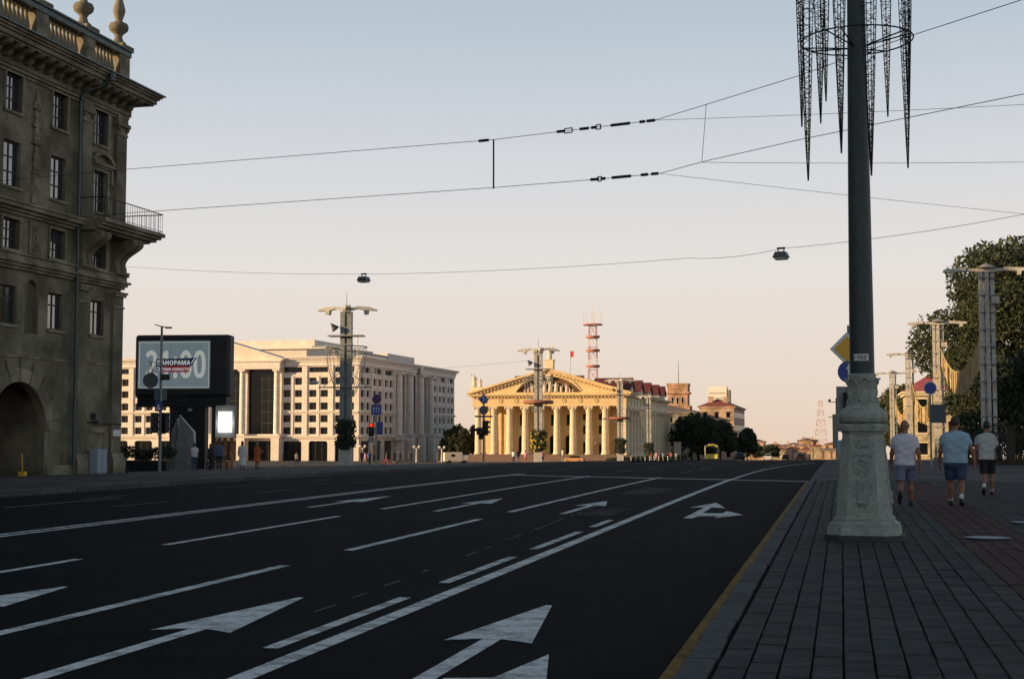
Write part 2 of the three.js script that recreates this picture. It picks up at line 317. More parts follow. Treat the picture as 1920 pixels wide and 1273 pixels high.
function profileRun(pts, x0, x1) { // extruded moulding profile (z out, y up) along x
  const s = new THREE.Shape(pts.map((p) => new THREE.Vector2(p[0], p[1])));
  const g = new THREE.ExtrudeGeometry(s, { depth: x1 - x0, bevelEnabled: false }); g.rotateY(-Math.PI / 2); g.scale(-1, 1, 1); // (z,y) -> run along x
  const idx = g.index; const p = g.attributes.position; for (let i = 0; i < p.count; i += 3) for (let c = 0; c < 3; c++) { const t = p.array[i * 3 + c]; p.array[i * 3 + c] = p.array[i * 3 + 3 + c]; p.array[i * 3 + 3 + c] = t; }
  g.computeVertexNormals(); g.translate(x0, 0, 0); return g;
}
// ---------------------------------------------------------------- stucco corner building on the left (local x towards the far corner, z out over the pavement)
{
  const B = thing('corner_building', 'dark stucco corner building with balustrade, arch and corner balcony at left', 'building', [-39.66, -0.72, -71.8], Math.PI / 2);
  const TOP = 20.2, cols = [-2.55, -6.75, -10.95, -15.15, -19.35];
  const rows = [[7.55, 9.45], [11.25, 12.75], [14.35, 16.6], [18.1, 19.95]];
  const holes = [], W = 1.42;
  for (const c of cols) rows.forEach(([a, b], r) => holes.push(rect(c - W / 2, c + W / 2, a, b)));
  const arch = new THREE.Path(); arch.moveTo(-12.3, -0.05); arch.lineTo(-7.5, -0.05); arch.lineTo(-7.5, 2.35); arch.absarc(-9.9, 2.35, 2.4, 0, Math.PI, false); arch.lineTo(-12.3, -0.05);
  // blind niche
  const niche = new THREE.Path(); niche.moveTo(-9.55, 7.2); niche.lineTo(-8.35, 7.2); niche.lineTo(-8.35, 9.3); niche.absarc(-8.95, 9.3, 0.6, 0, Math.PI, false); niche.lineTo(-9.55, 7.2);
  const outline = [[-60, -1], [-12.3, -1], [-12.3, -0.06], [-7.5, -0.06], [-7.5, -1], [0, -1], [0, TOP], [-60, TOP]];
  part('wall', metric(polygon(rect(-60, 0, -0.3, TOP), [...holes, arch, niche], 0.45)), M.stucco, B);
  part('niche_back', bx(-9.7, -8.2, 7, 10.1, -0.3, -0.22), M.stucco, B);
  part('core', metric(merge([bx(-60, -0.02, 5.3, TOP - 0.1, -36, -0.47), bx(-60, -12.32, -1, 5.3, -36, -0.47), bx(-7.48, -0.02, -1, 5.3, -36, -0.47), bx(-12.32, -7.48, -1, 5.3, -36, -9)])), M.stucco, B);
  part('roof', metric(bx(-60, -0.3, TOP - 0.1, TOP + 1.2, -35.5, -1.4)), M.tin, B);
  part('rear_range', metric(bx(-140, -60, -1, 21, -36, 0)), M.stucco, B);
  // arch surround, raised voussoir ring
  { const s = new THREE.Shape(); s.absarc(-9.9, 2.35, 3.1, 0, Math.PI, false); s.absarc(-9.9, 2.35, 2.42, Math.PI, 0, true); const g = new THREE.ExtrudeGeometry(s, { depth: 0.07, bevelEnabled: false, curveSegments: 24 }); part('arch_surround', metric(g), M.stuccoPale, B); }
  for (let k = 0; k < 9; k++) { const a = Math.PI * (k + 0.5) / 9, g = bx(-0.02, 0.02, 2.44, 3.6, 0, 0.09); const m = part('voussoir_edge', g, M.stucco, B, [-9.9, 2.35, 0]); m.rotation.z = a - Math.PI / 2; }
  // windows with reveals, sills; the corner bay has surrounds
  cols.forEach((c, i) => rows.forEach(([a, b], r) => {
    windowAt(B, c, a, -0.2, W, b - a, { cols: 2, rows: r === 0 ? [0.68] : r === 2 && i === 0 ? [0.3, 0.72] : 3, t: 0.085, glass: M.glassBlue });
    part('window_sill', metric(bx(c - W / 2 - 0.12, c + W / 2 + 0.12, a - 0.14, a - 0.002, -0.2, 0.1)), M.stuccoPale, B);
  }));
  const sur = (c, a, b, t) => merge([bx(c - W / 2 - t, c - W / 2, a - 0.1, b + t, 0, 0.09), bx(c + W / 2, c + W / 2 + t, a - 0.1, b + t, 0, 0.09), bx(c - W / 2, c + W / 2, b, b + t, 0, 0.09)]);
  for (const c of cols) for (const r of [1, 3]) part('window_surround', metric(sur(c, ...rows[r], c === cols[0] ? 0.26 : 0.12)), M.stuccoPale, B);
  { // door head with segmental pediment over the balcony door
    const c = cols[0], y = 16.7;
    part('window_surround', metric(sur(c, 14.0, 16.6, 0.22)), M.stuccoPale, B);
    part('pediment_shelf', metric(merge([bx(c - 1.25, c + 1.25, y + 0.2, y + 0.36, 0, 0.3), bx(c - 1.15, c + 1.15, y + 0.1, y + 0.2, 0, 0.2)])), M.stuccoPale, B);
    const s = new THREE.Shape(); const R = 1.6, cy = y + 0.36 - 0.95; const a0 = Math.asin(0.95 / R); s.absarc(c, cy, R, a0, Math.PI - a0, false); s.absarc(c, cy, R - 0.2, Math.PI - a0 - 0.02, a0 + 0.02, true);
    part('pediment_arc', metric(new THREE.ExtrudeGeometry(s, { depth: 0.3, bevelEnabled: false, curveSegments: 18 })), M.stuccoPale, B);
    for (const q of [c - 1.12, c + 0.95]) part('pediment_bracket', metric(bx(q, q + 0.17, 16.0, 16.8, 0, 0.2)), M.stuccoPale, B);
  }
  // giant pilasters of the corner bay with capitals, over two tiers
  for (const [x0, x1] of [[-4.75, -3.75], [-1.05, 0.02]]) {
    part('pilaster', metric(bx(x0, x1, 13.75, 19.4, 0, 0.2)), M.stucco, B);
    part('pilaster_capital', metric(merge([bx(x0 - 0.04, x1 + 0.04, 19.0, 19.12, 0, 0.25), bx(x0 - 0.02, x1 + 0.02, 19.12, 19.5, 0, 0.22), bx(x0 - 0.14, x1 + 0.14, 19.5, 19.72, 0, 0.36), bx(x0 - 0.02, x1 + 0.02, 19.72, 20.1, 0, 0.26)])), M.stuccoPale, B);
    for (const xx of [x0 + 0.08, x1 - 0.08]) part('volute', new THREE.TorusGeometry(0.12, 0.06, 8, 14).translate(xx, 19.42, 0.26), M.stuccoPale, B);
    part('pilaster', metric(bx(x0, x1, 1.1, 10.0, 0, 0.16)), M.stucco, B);
    part('pilaster_plinth', metric(merge([bx(x0 - 0.2, x1 + 0.2, -0.4, 0.85, 0, 0.42), bx(x0 - 0.12, x1 + 0.12, 0.85, 1.1, 0, 0.3)])), M.stuccoPale, B);
    part('pilaster_capital', metric(merge([bx(x0 - 0.06, x1 + 0.06, 9.2, 9.3, 0, 0.22), bx(x0 - 0.05, x1 + 0.1, 9.85, 10.0, 0, 0.3), bx(x0 - 0.12, x1 + 0.18, 10.0, 10.12, 0, 0.36)])), M.stuccoPale, B);
  }
  // ornamental hanging strips between the windows
  for (const x of [-8.95, -13.1, -17.3]) {
    const l = []; let y = 13.9;
    l.push(bx(x - 0.3, x + 0.3, 13.8, 15.3, 0, 0.1), bx(x - 0.36, x + 0.36, 15.3, 15.45, 0, 0.16));
    for (y = 15.5; y < 19.0; y += 0.44) { const w = 0.16 + 0.12 * Math.abs(Math.sin(y * 2.1)); const s = new THREE.SphereGeometry(w, 8, 6); s.scale(1, 1.2, 0.55); s.translate(x, y + 0.2, 0.05); l.push(s); }
    for (let k = 0; k < 3; k++) l.push(bx(x - 0.38, x + 0.38, 16.8 + k * 0.9, 16.9 + k * 0.9, 0, 0.17));
    l.push(new THREE.ConeGeometry(0.14, 0.8, 8).translate(x, 19.3, 0.06));
    part('carved_drop', metric(merge(l)), M.stuccoPale, B);
  }
  for (const x of [-8.95, -13.1]) { const l = [bx(x - 0.4, x + 0.4, 11.2, 12.9, 0, 0.08)]; for (const yy of [11.6, 12.0, 12.4]) l.push(new THREE.TorusGeometry(0.18, 0.06, 6, 12).translate(x, yy, 0.1)); part('carved_panel', metric(merge(l)), M.stuccoPale, B); }
  // string courses (each stepped), the balcony course
  part('string_course', metric(stepped([[10.3, 10.45, 0.16], [10.45, 10.6, 0.28], [10.6, 10.72, 0.42], [10.72, 11.02, 0.24], [11.02, 11.1, 0.34]], -60, 0, -0.3)), M.stuccoPale, B);
  part('string_course', metric(stepped([[13.0, 13.15, 0.12], [13.15, 13.3, 0.28], [13.3, 13.5, 0.5], [13.5, 13.62, 0.58]], -60, -4.9, -0.3)), M.stuccoPale, B);
  part('string_course', metric(stepped([[5.95, 6.05, 0.05]], -60, 0, -0.3)), M.stuccoPale, B);
  for (let y = 1.6; y < 5.9; y += 0.62) part('rusticated_joint', bx(-7.0, -5.6, y, y + 0.03, 0, 0.012), M.stucco, B);
  // balcony over the corner with scroll consoles
  {
    const lay = [[13.02, 13.14, 1.15], [13.14, 13.3, 1.42], [13.3, 13.45, 1.62], [13.45, 13.66, 1.78]];
    const bal = part('balcony_slab', metric(merge([...lay.map(([a, b, p]) => bx(-5.0, p, a, b, 0.002, p)), ...lay.map(([a, b, p]) => bx(0.02, p, a, b, -4.5, 0))])), M.stuccoPale, B);
    const con = (() => { const s = new THREE.Shape(); s.moveTo(0, 0); s.bezierCurveTo(0.35, 0.0, 0.42, 0.35, 0.25, 0.6); s.bezierCurveTo(0.3, 1.1, 0.8, 1.2, 1.25, 1.55); s.bezierCurveTo(1.45, 1.7, 1.4, 1.98, 1.1, 1.98); s.lineTo(0, 1.98); s.lineTo(0, 0); const g = new THREE.ExtrudeGeometry(s, { depth: 0.42, bevelEnabled: true, bevelSize: 0.03, bevelThickness: 0.03, bevelSegments: 1, curveSegments: 8 }); g.rotateY(-Math.PI / 2); g.translate(0.21, 11.04, 0); return metric(g); })();
    for (const x of [-4.5, -3.85, -0.9, -0.25]) part('scroll_console', con, M.stuccoPale, B, [x, 0, 0.0]);
    for (const x of [-4.2, -0.55]) part('console_base', metric(bx(x - 0.7, x + 0.7, 11.1, 11.25, 0, 0.45)), M.stuccoPale, B);
    { const g = con.clone(); g.rotateY(Math.PI / 2); for (const z of [-0.5, -1.2, -3.5]) part('scroll_console', g, M.stuccoPale, B, [0.0, 0, z]); }
    const l = [], y0 = 13.66, y1 = 14.78, e = 1.66;
    l.push(bar(V(-4.85, y1, e), V(e, y1, e), 0.03), bar(V(e, y1, e), V(e, y1, -4.4), 0.03), bar(V(-4.85, y1, e), V(-4.85, y1, 0), 0.03), bar(V(-4.85, y0 + 0.12, e), V(e, y0 + 0.12, e), 0.016), bar(V(e, y0 + 0.12, e), V(e, y0 + 0.12, -4.4), 0.016));
    part('balcony_rail', merge(l), M.iron, B);
    const bg = bar(V(0, y0, 0), V(0, y1, 0), 0.0125, 5);
    for (let x = -4.85; x < e; x += 0.27) part('railing_bar', bg, M.iron, B, [x, 0, e]);
    for (let z = 1.4; z > -4.4; z -= 0.27) part('railing_bar', bg, M.iron, B, [e, 0, z]);
    part('flower_box', metric(bx(-4.2, -3.4, 13.67, 13.95, 1.1, 1.45)), M.stuccoPale, B);
  }
  // main cornice: bed mould, brackets, corona and gutter
  part('frieze', metric(stepped([[19.95, 20.1, 0.1], [20.1, 20.25, 0.22]], -60, 0.02, -0.3)), M.stuccoPale, B);
  part('cornice_soffit', metric(stepped([[20.25, 20.9, 0.3], [20.9, 21.05, 0.55]], -60, 0, -0.3)), M.stucco, B);
  const br = (() => { const s = new THREE.Shape(); s.moveTo(0, 0); s.bezierCurveTo(0.25, -0.05, 0.4, 0.15, 0.5, 0.25); s.bezierCurveTo(0.8, 0.3, 1.05, 0.3, 1.05, 0.55); s.lineTo(0, 0.55); s.lineTo(0, 0); const g = new THREE.ExtrudeGeometry(s, { depth: 0.34, bevelEnabled: false, curveSegments: 6 }); g.rotateY(-Math.PI / 2); g.translate(0.17, 20.5, 0.3); return metric(g); })();
  for (let x = -0.35; x > -20; x -= 0.92) part('cornice_bracket', br, M.stuccoPale, B, [x, 0, 0]);
  { const g = br.clone(); g.rotateY(Math.PI / 2); for (let z = -0.35; z > -6; z -= 0.92) part('cornice_bracket', g, M.stuccoPale, B, [0, 0, z]); }
  part('cornice', metric(merge([stepped([[21.05, 21.16, 1.22], [21.16, 21.4, 1.34], [21.4, 21.52, 1.46], [21.52, 21.64, 1.58]], -60, 0, -8)])), M.stuccoPale, B);
  part('gutter', metric(stepped([[21.64, 21.72, 1.72]], -60, 0, -8)), M.tin, B);
  // attic balustrade with urn finials
  const bp = metric(lathe([[0.0, 0], [0.15, 0], [0.15, 0.08], [0.1, 0.14], [0.16, 0.35], [0.19, 0.55], [0.12, 0.85], [0.075, 1.1], [0.1, 1.22], [0.14, 1.28], [0.14, 1.4], [0, 1.4]], 12));
  part('balustrade_base', metric(merge([bx(-60, -0.25, 21.72, 22.15, -0.35, 0.45), bx(-0.95, -0.25, 21.72, 22.15, -8, -0.35)])), M.stuccoPale, B);
  part('balustrade_rail', metric(merge([bx(-60, -0.17, 23.55, 23.85, -0.42, 0.5), bx(-60, -0.1, 23.85, 23.95, -0.5, 0.6)])), M.tin, B);
  const peds = [-0.8, -4.6, -9.2, -13.4, -17.6];
  peds.forEach((x, i) => {
    part('balustrade_pier', metric(merge([bx(x - 0.55, x + 0.55, 22.15, 23.55, -0.4, 0.44), bx(x - 0.6, x + 0.6, 22.15, 22.3, -0.45, 0.5), bx(x - 0.66, x + 0.66, 23.952, 24.12, -0.5, 0.62)])), M.stuccoPale, B);
    if (i < 2 || i === 3) part('urn_finial', metric(lathe([[0, 24.12], [0.42, 24.12], [0.42, 24.3], [0.28, 24.4], [0.2, 24.65], [0.26, 24.8], [0.5, 25.0], [0.56, 25.2], [0.48, 25.4], [0.24, 25.5], [0.2, 25.62], [0.3, 25.9], [0.36, 26.2], [0.26, 26.6], [0.16, 26.95], [0.2, 27.05], [0.08, 27.5], [0, 27.6]], 20)), M.stuccoPale, B, [x, 0, 0]);
    if (i < peds.length - 1) for (let b = x - 0.85; b > peds[i + 1] + 0.7; b -= 0.37) part('baluster', bp, M.stuccoPale, B, [b, 22.15, 0.03]);
  });
  part('carved_cartouche', metric(merge([new THREE.SphereGeometry(0.4, 10, 8).scale(1.1, 0.9, 0.5).translate(-4.6, 22.55, 0.5), new THREE.TorusGeometry(0.45, 0.1, 6, 14).translate(-4.6, 22.5, 0.5), bx(-5.3, -3.9, 22.16, 22.34, 0.44, 0.7)])), M.stuccoPale, B);
  // rain pipe from gutter to pavement
  const dp = part('rain_pipe', merge([tube([V(-4.4, 21.3, 1.5), V(-4.5, 20.9, 1.2), V(-5.1, 20.4, 0.45), V(-5.15, 19.9, 0.28)], 0.09, 8), bar(V(-5.15, 20, 0.28), V(-5.15, 13.7, 0.28), 0.085, 8), bar(V(-5.15, 13.7, 0.28), V(-5.15, 0.4, 0.28), 0.085, 8), cylinder(0.16, 0.2, 21.15, 21.55, -4.35, 1.62, 12)]), M.tin, B);
  // wall lamp, cable, framed blind panel, plate
  part('wall_lamp', merge([bx(-3.0, -2.75, 2.95, 3.3, 0.02, 0.3), bx(-2.85, -2.4, 2.75, 2.9, 0.1, 0.4)]), M.tin, B);
  part('wall_conduit', bar(V(-3.6, 2.82, 0.06), V(0, 2.7, 0.2), 0.03, 6), M.iron, B);
  part('blind_panel_frame', metric(merge([bx(-3.55, -3.3, -0.2, 2.5, 0, 0.08), bx(-1.65, -1.4, -0.2, 2.5, 0, 0.08), bx(-3.3, -1.65, 2.25, 2.5, 0, 0.08)])), M.stuccoPale, B);
  part('notice_plate', bx(-0.9, -0.12, 2.05, 2.4, 0.17, 0.2), M.signWhite, B);
  part('plinth', metric(merge([bx(-7.3, 0.1, -0.6, 0.55, 0.01, 0.1), bx(-60, -12.5, -0.6, 0.55, 0.01, 0.1)])), M.stuccoPale, B);
}
{ // added block, unseen out of frame, sized and placed to shade the square
  const T = thing('unseen_shade_block', 'tall unseen stucco block added beyond the arch building to shade the square', 'building', [-142, -1.5, -46]);
  part('wall', metric(bx(-30, 30, 0, 31, -26, 26)), M.stucco, T);
  part('roof', metric(bx(-31, 31, 31, 32, -27, 27)), M.tin, T);
}
{ // yellow cone and barrow in the passage mouth, grey cabinet, scooter
  const x = -39.2, z = -62.3;
  const b = thing('broom', 'yellow long-handled broom leaning by the dark arch', 'broom', [-38.9, walkY(-38.9, -61.2), -61.2]);
  part('handle', bar(V(0, 0.1, 0), V(0.1, 1.1, 0.25), 0.03, 6), M.signYellow, b); part('brush', metric(bx(-0.16, 0.16, 0, 0.22, -0.12, 0.12)), M.signYellow, b);
  const c = thing('utility_cabinet', 'pale grey utility cabinet at the foot of the corner bay', 'cabinet', [-39.05, walkY(-39, -68.6), -68.6], Math.PI / 2);
  part('body', metric(new RoundedBoxGeometry(1.0, 1.3, 0.5, 2, 0.04).translate(0, 0.68, 0)), mat(0.28, 0.34, 0.40, 0.6), c); part('door_seam', bx(-0.01, 0.01, 0.1, 1.25, 0.25, 0.257), M.iron, c); part('plinth', bx(-0.48, 0.48, -0.05, 0.04, -0.23, 0.23), M.concrete, c);
  const s = thing('kick_scooter', 'black kick scooter parked before the grey cabinet', 'scooter', [-37.9, walkY(-37.9, -69.6), -69.6], 0.6);
  part('deck', new RoundedBoxGeometry(0.16, 0.05, 0.75, 2, 0.02).translate(0, 0.14, 0.1), M.black, s);
  part('stem', bar(V(0, 0.14, -0.38), V(0, 1.18, -0.26), 0.03, 8), M.black, s); part('handlebar', bar(V(-0.3, 1.17, -0.26), V(0.3, 1.17, -0.26), 0.022, 8), M.black, s);
  for (const zz of [-0.42, 0.5]) part('wheel', new THREE.TorusGeometry(0.09, 0.035, 8, 16).rotateY(Math.PI / 2).translate(0, 0.125, zz), M.black, s);
}
// ---------------------------------------------------------------- white office building across the square (local x=0 at the near right corner, front faces +z, side faces +x)
{
  const B = thing('office_building', 'large white office building with pediment and dark window grid across the square', 'building', [-124.4, -6.1, -351.9]);
  const H = 28, rowsW = [[7.3, 9.15], [10.5, 12.4], [13.8, 15.75], [17.25, 19.1], [20.5, 22.4]];
  const wing = (x0, dir) => { // three bays from x0; returns rect holes and window specs
    const out = []; for (let b = 0; b < 3; b++) { const a = x0 + dir * (1.4 + b * 7.36), lo = Math.min(a, a + dir * 5.3), hi = lo + 5.3; out.push([lo, hi]); } return out;
  };
  const frontBays = [...wing(0, -1), ...wing(-73.8, 1)];
  function bayHoles(lo, hi, w) {
    const l = [{ r: [lo, hi, 0.02, 5.5], k: 'ground' }, { r: [lo, hi, 23.8, 25.25], k: 'top' }];
    for (const [a, b] of rowsW) { l.push({ r: [lo, lo + w, a, b], k: 'w' }, { r: [hi - w, hi, a, b], k: 'w' }); }
    return l;
  }
  const rounded = (x0, x1, y0, y1, r) => { const p = new THREE.Path(); p.moveTo(x0, y0); p.lineTo(x1, y0); p.lineTo(x1, y1 - r); p.quadraticCurveTo(x1, y1, x1 - r, y1); p.lineTo(x0 + r, y1); p.quadraticCurveTo(x0, y1, x0, y1 - r); p.lineTo(x0, y0); return p; };
  function facade(parent, bays, w, x0, x1, extra, cols) {
    const hs = []; bays.forEach(([lo, hi]) => hs.push(...bayHoles(lo, hi, w)));
    const holes = hs.map((h) => rounded(...h.r, h.k === 'ground' ? 0.8 : 0.18)).concat(extra.map((e) => rounded(...e, 0.6)));
    part('wall', metric(polygon(rect(x0 === 0 ? 0.71 : x0, x1, -1.5, H - 1.2), holes, 0.7)), M.white, parent);
    for (const h of hs) { const [a, b, c, d] = h.r; windowAt(parent, (a + b) / 2, c, -0.55, b - a, d - c, { cols: h.k === 'w' ? cols : h.k === 'top' ? 4 : 3, rows: 1, t: 0.1, name: h.k === 'ground' ? 'shop_window' : 'window' }); }
    for (const e of extra) windowAt(parent, (e[0] + e[1]) / 2, e[2], -0.55, e[1] - e[0], e[3] - e[2], { cols: 4, rows: e[3] - e[2] > 8 ? 6 : 1, t: 0.1, name: 'tall_window' });
  }
  const F = B;
  // front: two wings and a portico in the middle
  const glz = [[-31.6, -23.9], [-41.2, -33.6], [-50.8, -43.1]];
  facade(F, frontBays, 2.05, -73.8, 0, [...glz.map(([a, b]) => [a, b, 7.3, 25.1]), ...glz.map(([a, b]) => [a, b, 0.02, 5.5])], 2);
  for (const x of [-22.7, -32.6, -42.2, -52.0]) {
    part('portico_column', metric(merge([cylinder(0.85, 0.75, 7.2, 24.2, x, 1.4, 18), bx(x - 1.05, x + 1.05, 6.9, 7.3, 0.4, 2.4), bx(x - 1.0, x + 1.0, 24.2, 24.7, 0.4, 2.4), cylinder(0.75, 0.98, 23.7, 24.2, x, 1.4, 18)])), M.whiteTrim, B);
    part('portico_pier', metric(bx(x - 1.15, x + 1.15, -1.5, 6.3, 0.002, 2.5)), M.white, B);
  }
  part('portico_ledge', metric(merge([bx(-53.4, -21.3, 6.3, 6.9, 0.002, 2.6), bx(-53.7, -21.0, 6.75, 6.905, 0.0, 2.85)])), M.whiteTrim, B);
  part('portico_entablature', metric(merge([bx(-53.2, -21.5, 24.7, 26.6, 0.002, 2.5), bx(-53.7, -21.0, 26.6, 27.1, 0, 2.9)])), M.whiteTrim, B);
  { const s = [[-53.9, 27.1], [-20.8, 27.1], [-37.35, 31.9]]; const g = polygon(s, [], 6); g.translate(0, 0, 2.3); part('pediment', metric(g), M.white, B);
    part('raking_cornice', metric(polygon([[-54.3, 27.11], [-53.2, 27.11], [-37.35, 31.7], [-21.5, 27.11], [-20.4, 27.11], [-20.4, 27.5], [-37.35, 32.5], [-54.3, 27.5]], [], 6.8).translate(0, 0, 2.8)), M.whiteTrim, B); }
  // pilasters, bands and cornice of the wings
  const runs = [[-20.8, 0.0], [-73.8, -53.9]];
  for (const [a, b] of runs) {
    part('band', metric(merge([bx(a, b + 0.0, 6.2, 6.7, 0.003, 0.45), bx(a, b, 6.7, 6.95, 0.003, 0.7)])), M.whiteTrim, B);
    part('band', metric(merge([bx(a, b, 12.85, 13.2, 0.003, 0.4), bx(a, b, 13.2, 13.42, 0.003, 0.65)])), M.whiteTrim, B);
  }
  const seenF = []; frontBays.forEach(([lo, hi]) => { for (const x of [lo - 1.03, hi + 1.03]) { if (x > -0.6 || x < -73.2 || (x > -54.2 && x < -20.6) || seenF.some((q) => Math.abs(q - x) < 0.8)) continue; seenF.push(x); part('pilaster', metric(bx(x - 0.55, x + 0.55, 6.96, 12.84, 0.004, 0.3)), M.whiteTrim, B); part('pilaster', metric(bx(x - 0.55, x + 0.55, 13.43, 25.5, 0.004, 0.3)), M.whiteTrim, B); } const c = (lo + hi) / 2; part('mullion_pier', metric(bx(c - 0.28, c + 0.28, 6.96, 22.9, 0.004, 0.18)), M.whiteTrim, B); });
  // side facade (built along local x, then turned)
  const S = new THREE.Group(); S.name = 'side_facade'; S.rotation.y = Math.PI / 2;
  const L = 94, sideBays = []; for (const st of [1.6, 65.6]) for (let b = 0; b < 3; b++) sideBays.push([st + b * 9.9, st + b * 9.9 + 7.4]);
  const g2 = [[33.6, 40.6], [44.6, 51.6], [55.6, 62.6]];
  facade(S, sideBays, 2.9, 0, L, [...g2.map(([a, b]) => [a, b, 7.3, 25.2]), ...g2.map(([a, b]) => [a, b, 0.02, 5.5])], 1);
  for (const x of [32.1, 42.6, 53.6, 64.1]) part('side_column', metric(merge([cylinder(1.05, 0.9, 7.3, 24.4, x, 0.9, 16), bx(x - 1.25, x + 1.25, 6.96, 7.3, 0.2, 2.1), bx(x - 1.2, x + 1.2, 24.4, 25.2, 0.2, 2.1), bx(x - 1.3, x + 1.3, -1.5, 6.2, 0.2, 2.1)])), M.whiteTrim, S);
  part('band', metric(merge([bx(0, L, 6.2, 6.7, 0.003, 0.45), bx(0, L, 6.7, 6.95, 0.003, 0.7)])), M.whiteTrim, S);
  for (const [a, b] of [[0, 30.5], [65.8, L]]) part('band', metric(merge([bx(a, b, 12.85, 13.2, 0.003, 0.4), bx(a, b, 13.2, 13.42, 0.003, 0.65)])), M.whiteTrim, S);
  const seenS = []; sideBays.forEach(([lo, hi]) => { for (const x of [lo - 1.25, hi + 1.25]) { if (x < 0.6 || x > L - 0.6 || (x > 30.5 && x < 65.8) || seenS.some((q) => Math.abs(q - x) < 0.8)) continue; seenS.push(x); part('pilaster', metric(bx(x - 0.6, x + 0.6, 6.96, 12.84, 0.004, 0.3)), M.whiteTrim, S); part('pilaster', metric(bx(x - 0.6, x + 0.6, 13.43, 25.5, 0.004, 0.3)), M.whiteTrim, S); } const c = (lo + hi) / 2; part('mullion_pier', metric(bx(c - 0.3, c + 0.3, 6.96, 22.9, 0.004, 0.18)), M.whiteTrim, S); });
  part('canopy', metric(bx(28.5, 31.5, 5.6, 6.1, 0.71, 3)), M.whiteTrim, S); part('canopy', metric(bx(33, 36, 5.6, 6.1, 0.71, 3)), M.whiteTrim, S);
  part('crest', new THREE.SphereGeometry(1.7, 14, 10).scale(1, 1, 0.35).translate(53.2, 26.3, 1.2), M.whiteTrim, S);
  hoist(S, B);
  // entablature all round, roof and set-back storeys
  part('cornice', metric(merge([[25.6, 26.6, 0.32], [26.6, 26.9, 0.6], [26.9, 27.2, 0.5], [27.2, 27.6, 1.0], [27.6, 28, 1.35]].flatMap(([a, b, p]) => [bx(-20.75, p, a, b, -0.9, p), bx(-73.8 - p, -53.95, a, b, -0.9, p), bx(-0.9, p, a, b, -L - p, -0.9)]))), M.whiteTrim, B);
  part('rear_wall', metric(merge([bx(-73.8, -73.1, -1.5, 26.8, -L, -0.7), bx(-73.1, -0.72, -1.5, 26.8, -L, -L + 0.6)])), M.white, B);
  part('roof', metric(bx(-73.4, -0.75, 26.5, 27.3, -L + 0.2, -0.75)), M.concrete, B);
  const pent = part('roof_storey', metric(merge([bx(-66, -12, 27.3, 30.9, -60, -13), bx(-50, -22, 30.9, 34.2, -50, -24), bx(-32, -12, 27.3, 32.2, -88, -60.02)])), M.white, B);
  part('strip_window', metric(merge([bx(-20, -12.4, 28.6, 30.6, -13, -12.9), bx(-44, -34, 28.6, 30.6, -13, -12.9)])), M.glassBlue, pent); part('strip_window', metric(bx(-12, -11.9, 28.6, 30.6, -58, -16)), M.glassBlue, pent);
  part('roof_slab', metric(bx(-66.8, -11.2, 30.9, 31.2, -59.8, -12.2)), M.whiteTrim, B);
  for (let k = 0; k < 16; k++) { const x = rr(-21, -13), z = rr(-48, -15); part('roof_unit', metric(bx(x, x + rr(1, 3), 31.2, 31.2 + rr(0.3, 1.0), z, z + 1.5)), M.galv, B); }
  part('roof_mast', bar(V(-2, 27, -4), V(-2, 33.6, -4), 0.14, 6), M.whiteTrim, B);
}
// ---------------------------------------------------------------- columned palace (local x=0 at the near right corner of the front, front +z, side +x)
function statueGeo(h, pose = 0) { // draped standing figure
  const l = []; const k = h / 2;
  l.push(lathe([[0, 0], [0.42, 0], [0.4, 0.3], [0.33, 0.8], [0.3, 1.1], [0.34, 1.35], [0.36, 1.5], [0.2, 1.64], [0.1, 1.68], [0, 1.7]], 10));
  l.push(new THREE.SphereGeometry(0.15, 10, 8).scale(1, 1.2, 1).translate(0, 1.83, 0));
  const up = pose % 3; l.push(bar(V(0.3, 1.5, 0), V(0.5, up === 0 ? 1.9 : 1.1, 0.12), 0.1, 6, 0.08), bar(V(-0.3, 1.5, 0), V(-0.45, up === 1 ? 1.95 : 1.1, 0.15), 0.1, 6, 0.08));
  if (up === 0) l.push(bar(V(0.5, 1.9, 0.12), V(0.55, 2.3, 0.1), 0.07, 6, 0.06)); if (up === 1) l.push(bar(V(-0.45, 1.95, 0.15), V(-0.35, 2.3, 0.1), 0.07, 6, 0.06));
  for (let i = 0; i < 6; i++) { const a = i * 1.05 + pose; l.push(bar(V(Math.cos(a) * 0.38, 0, Math.sin(a) * 0.38), V(Math.cos(a) * 0.28, 1.2, Math.sin(a) * 0.28), 0.06, 5, 0.04)); }
  const g = merge(l); g.scale(k, k, k); return g;
}
